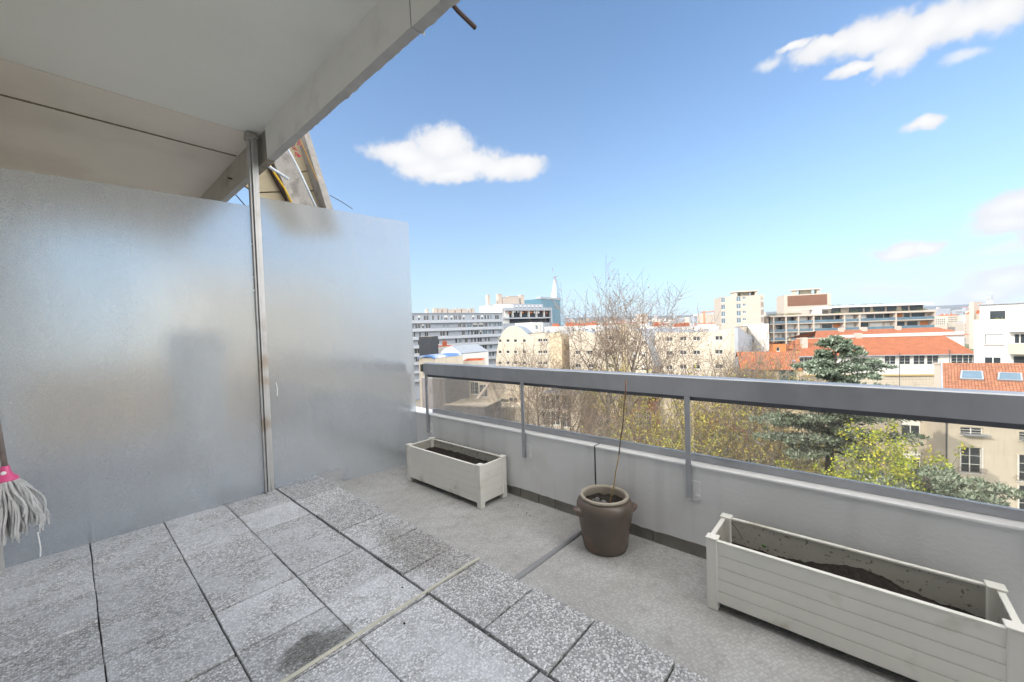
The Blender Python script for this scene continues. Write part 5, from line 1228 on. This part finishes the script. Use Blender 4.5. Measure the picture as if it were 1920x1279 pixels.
BT = [
 ('tallest bare plane tree with fine upright twigs rising above the cream roofs', 1133, 38, 538, 11, .72, 5, .60, (.2, -.3)),
 ('bare tree with a straight leader just right of the tallest bare plane', 1178, 42, 545, 12, .55, 4, .58, (.5, .2)),
 ('bare tree spreading to the right in front of the quarter round roof', 1222, 45, 585, 13, .70, 4, .55, (-.6, .4)),
 ('small bare tree with a long diagonal limb before the curved gable', 1022, 37, 648, 14, .70, 5, .52, (-.6, .2)),
 ('bushy bare tree in front of the first pair of wide square windows', 1288, 40, 628, 15, .80, 4, .55, (.2, .2)),
 ('wide bare tree before the middle of the long cream building', 1345, 42, 622, 16, .80, 4, .55, (0, .3)),
 ('bare tree at the shaded grey end wall', 1400, 41, 634, 17, .70, 4, .55, (.1, 0)),
 ('low pale bare tree seen through the glass beside the second post', 1072, 40, 690, 18, .60, 4, .5, (.1, 0)),
 ('low bare tree seen through the glass left of the cane', 1118, 33, 722, 19, .70, 4, .55, (0, .2)),
 ('pale trunked bare tree seen through the glass just right of the cane', 1178, 30, 705, 20, .70, 4, .55, (0, -.2)),
]
for (lb, px, d, top, sd, spd, ml, fr, ln) in BT:
    tree('plane_tree', lb, px, d, top, seed=sd, spread=spd, maxlev=ml, frac=fr, lean=ln, nleaf=1, ls=.13, dropf=.5, kids=2, group=G1, up=.30, rad=.26 if sd != 20 else .22)
YT = [
 ('yellow green tree whose top just clears the handrail behind the bare planes', 1155, 50, 684, M_YEL, 31, 6, .22, .55),
 ('yellow leaved tree seen through the glass left of the third post', 1245, 28.5, 735, M_YEL, 32, 7, .12, .55),
 ('golden brown tree seen through the glass right of the third post', 1318, 31, 722, M_GOLD, 33, 4, .12, .6),
 ('bright yellow tree between the golden tree and the cedar', 1405, 29, 738, M_YEL, 34, 6, .12, .6),
 ('orange leaved tree below the yellow crown left of the cedar trunk', 1440, 27, 795, M_GOLD, 35, 4, .11, .6),
 ('sparse yellow tree low in the glass under the pale bare trunk', 1222, 27, 785, M_YEL, 36, 5, .12, .6),
 ('sparse yellow orange tree at the foot of the white stone pier', 1428, 46, 668, M_GOLD, 38, 2, .16, .6),
]
for (lb, px, d, top, m_, sd, nl, ls, spd) in YT:
    tree('autumn_tree', lb, px, d, top, leafm=m_, nleaf=nl, ls=ls, seed=sd, spread=spd, maxlev=4 if sd != 38 else 5, kids=3, group='autumn trees in the gardens', up=.3, rad=.2, dropf=.15 if sd != 38 else .6)
tree('leafy_shrub', 'lime green and yellow leafy tree growing in front of the cedar trunk', 1645, 20, 815, leafm=M_LIME, nleaf=20, ls=.13, seed=41, spread=.75, maxlev=4, kids=3, frac=.6, rad=.12, wid=1.6)
tree('leafy_shrub', 'smaller lime green tree behind the low conifer branch', 1700, 21, 868, leafm=M_LIME, nleaf=16, ls=.13, seed=42, spread=.75, maxlev=4, kids=3, frac=.6, rad=.1, wid=1.5)

def cedar(label, px, d, top, tiers, seed=5, topspread=1.2, lean=None, trunk=.3):
    r = random.Random(seed); b = W(px, 720, d); zt = W(px, top, d).z; base = Vector((b.x, b.y, GZ)); root = empty('cedar_tree', base, label, 'tree')
    mb0, mb1, mb2 = MB(), MB(), MB(); H = zt-GZ
    ln = Vector(lean) if lean else Vector((0, 0, 0))
    tp_ = [base+Vector((0, 0, H*t))+ln*(t**3)+rvec(r)*.08 for t in (0, .3, .55, .75, .88, .97, 1)]
    mb0.tube(tp_, [trunk*1.3, trunk*1.1, trunk, trunk*.72, trunk*.45, trunk*.2, .03], 9, cap=False)
    def at(z):
        t = max(0, min(.9999, (z-GZ)/H)); ks = (0, .3, .55, .75, .88, .97, 1)
        for i in range(6):
            if ks[i] <= t <= ks[i+1]: return tp_[i].lerp(tp_[i+1], (t-ks[i])/(ks[i+1]-ks[i]))
    def tuft(c, dirv, s):
        for k in range(5):
            a = (dirv*.5+rvec(r)*.75+Vector((0, 0, .25))).normalized()*s*r.uniform(.6, 1.15); o = a.orthogonal().normalized()*s*.16; o.rotate(Matrix.Rotation(r.uniform(0, 6), 3, a.normalized()))
            mb2.quad(c, c+a*.45+o, c+a, c+a*.45-o)
    for (py, Lr, ang, rise) in tiers:
        z = W(px, py, d).z; s = at(z); a = ang; dirv = Vector((math.cos(a), math.sin(a), 0)); pts = [s]; n = 12; q = s.copy(); L = Lr*r.uniform(.9, 1.1); lat = dirv.cross(Vector((0, 0, 1)))
        cur_ = r.uniform(-.12, .12)
        for i in range(n):
            t = (i+1)/n; dv = (dirv + lat*cur_*2.2*t + Vector((0, 0, rise*(1-t*1.3))) + rvec(r)*.13).normalized(); q = q+dv*(L/n); pts.append(q.copy())
        mb1.tube(pts, [max(.015, .013*L*(1-.9*i/n)+.01) for i in range(n+1)], 5, cap=False)
        for i in range(2, n+1):
            wl = L*.30*math.sin(math.pi*min(1, (i/n)*.85+.12))+.22
            for sgn in (-1, 1):
                for rep in range(2):
                    p0 = pts[i-1].lerp(pts[i], r.random()); dv = (lat*sgn*r.uniform(.6, 1)+dirv*r.uniform(.3, .9)+Vector((0, 0, r.uniform(-.12, .16)))).normalized(); l = wl*r.uniform(.5, 1.1); m_ = int(l/.20)+2
                    p1 = p0+dv*l; mid = p0.lerp(p1, .5)+Vector((0, 0, l*.06)); mb1.tube([p0, mid, p1], [.012, .008, .004], 3, cap=False)
                    for k in range(m_):
                        c = p0.lerp(p1, (k+.6)/m_)+rvec(r)*.05; tuft(c, dv, r.uniform(.13, .30))
        for k in range(5): tuft(pts[-1]+rvec(r)*.08, dirv, .2)
    part(mb0, 'trunk', M_CBARK, root, smooth=True); part(mb1, 'branches', M_CBARK, root); part(mb2, 'crown', M_NEEDLE, root)
tr = []
rr_ = random.Random(3)
RA = math.atan2(RT.y, RT.x)       # direction that runs to the right across the view
for i in range(46):
    t = i/45; py = 638+215*t; L = (.6+2.5*min(1, t*1.9))*rr_.uniform(.55, 1.2)
    tr.append((py, L, 2.4*i+rr_.uniform(-.5, .5), rr_.uniform(.15, .75)*(1-t)+rr_.uniform(-.1, .15)))
for py, L, da, rise in ((770, 5.6, .0, .10), (795, 6.4, .12, .12), (745, 4.6, .15, .2), (830, 5.4, -.15, .15), (790, 4.2, 3.0, .1), (760, 3.8, 3.3, .15), (820, 4.4, 3.1, .0), (700, 3.6, .1, .3), (690, 2.8, 3.1, .2)):
    tr.append((py, L, RA+da, rise))
cedar('blue green cedar with dark trunk and flat spreading branches before the orange roof', 1548, 24, 634, tr, 5, trunk=.24, lean=(.55, -.6, 0))
tr2 = [(905+rr_.uniform(-4, 40), rr_.uniform(1.6, 2.9), RA+a, rr_.uniform(.05, .2)) for a in (-.9, -.5, -.2, 0, .2, .5, 1, 2, 2.6, 3.1, 3.6, 4.2, 5)]
cedar('low blue green conifer with feathery branches before the beige house', 1735, 17.5, 893, tr2, 8, trunk=.12)
# street greenery far below, hedges and lawns between the houses
mb = MB(); r = random.Random(77)
for k in range(420):
    px = r.uniform(960, 1880); d = r.uniform(24, 70); q = W(px, 700, d); h = r.uniform(1, 4.5); c = Vector((q.x, q.y, GZ)); s = r.uniform(1, 2.6)
    for j in range(60): leaf(mb, c+Vector((r.gauss(0, s*.5), r.gauss(0, s*.5), abs(r.gauss(h*.4, h*.4)))), r.uniform(.25, .45), r)
tag(part(mb, 'undergrowth', mat('garden_undergrowth', (.09, .11, .04), .85, isl=.5, var=.3, vs=.05, col2=(.26, .17, .05), c2s=.05, c2a=.45, c2b=.6), None), kind='stuff')
# antenna masts and dark TV aerials
for (px, py0, py1, d, lb) in ((1686.5, 700, 662, 66, 'thin roof aerial pole before the white wall under the orange roof'), (1780.5, 676, 656, 60, 'dark chimney cowl pole left of the modern white building')):
    p0, p1 = W(px, py0, d), W(px, py1, d); mb = MB(); mb.tube([p0-Vector((0, 0, 6)), p1], .05, 5)
    for t in (.1, .35): q = p1.lerp(p0, t); mb.tube([q-RT*.5, q+RT*.5], .03, 4)
    tag(part(mb, 'aerial', M_ALUD, None), lb, 'aerial')
A, B = W(1772, 684, 58), W(1788, 684, 58); b = Bld('small beige chimney block with a flat cap beside the tiled roof', A, B, 1.5, M_TRAV, M_TRAV, name='chimney_stack'); b.add('cap', M_TRAV, [(-.15, b.L+.15, -1.6, .15, b.z+.04, b.z+.2)])
# ------------------------------------------------------------------ air over the city
mb = MB(); mb.box((-400, -7000, -24), (7500, 7500, 330))
hzo = part(mb, 'haze', [], None); tag(hzo, kind='stuff')
hm = bpy.data.materials.new('haze'); hm.use_nodes = True; t = hm.node_tree; t.nodes.clear(); o = N(t, 'ShaderNodeOutputMaterial'); pv = N(t, 'ShaderNodeVolumePrincipled')
pv.inputs['Color'].default_value = (.50, .68, 1, 1); pv.inputs['Density'].default_value = .00004; pv.inputs['Anisotropy'].default_value = 0
t.links.new(pv.outputs[0], o.inputs['Volume']); hzo.data.materials.append(hm)
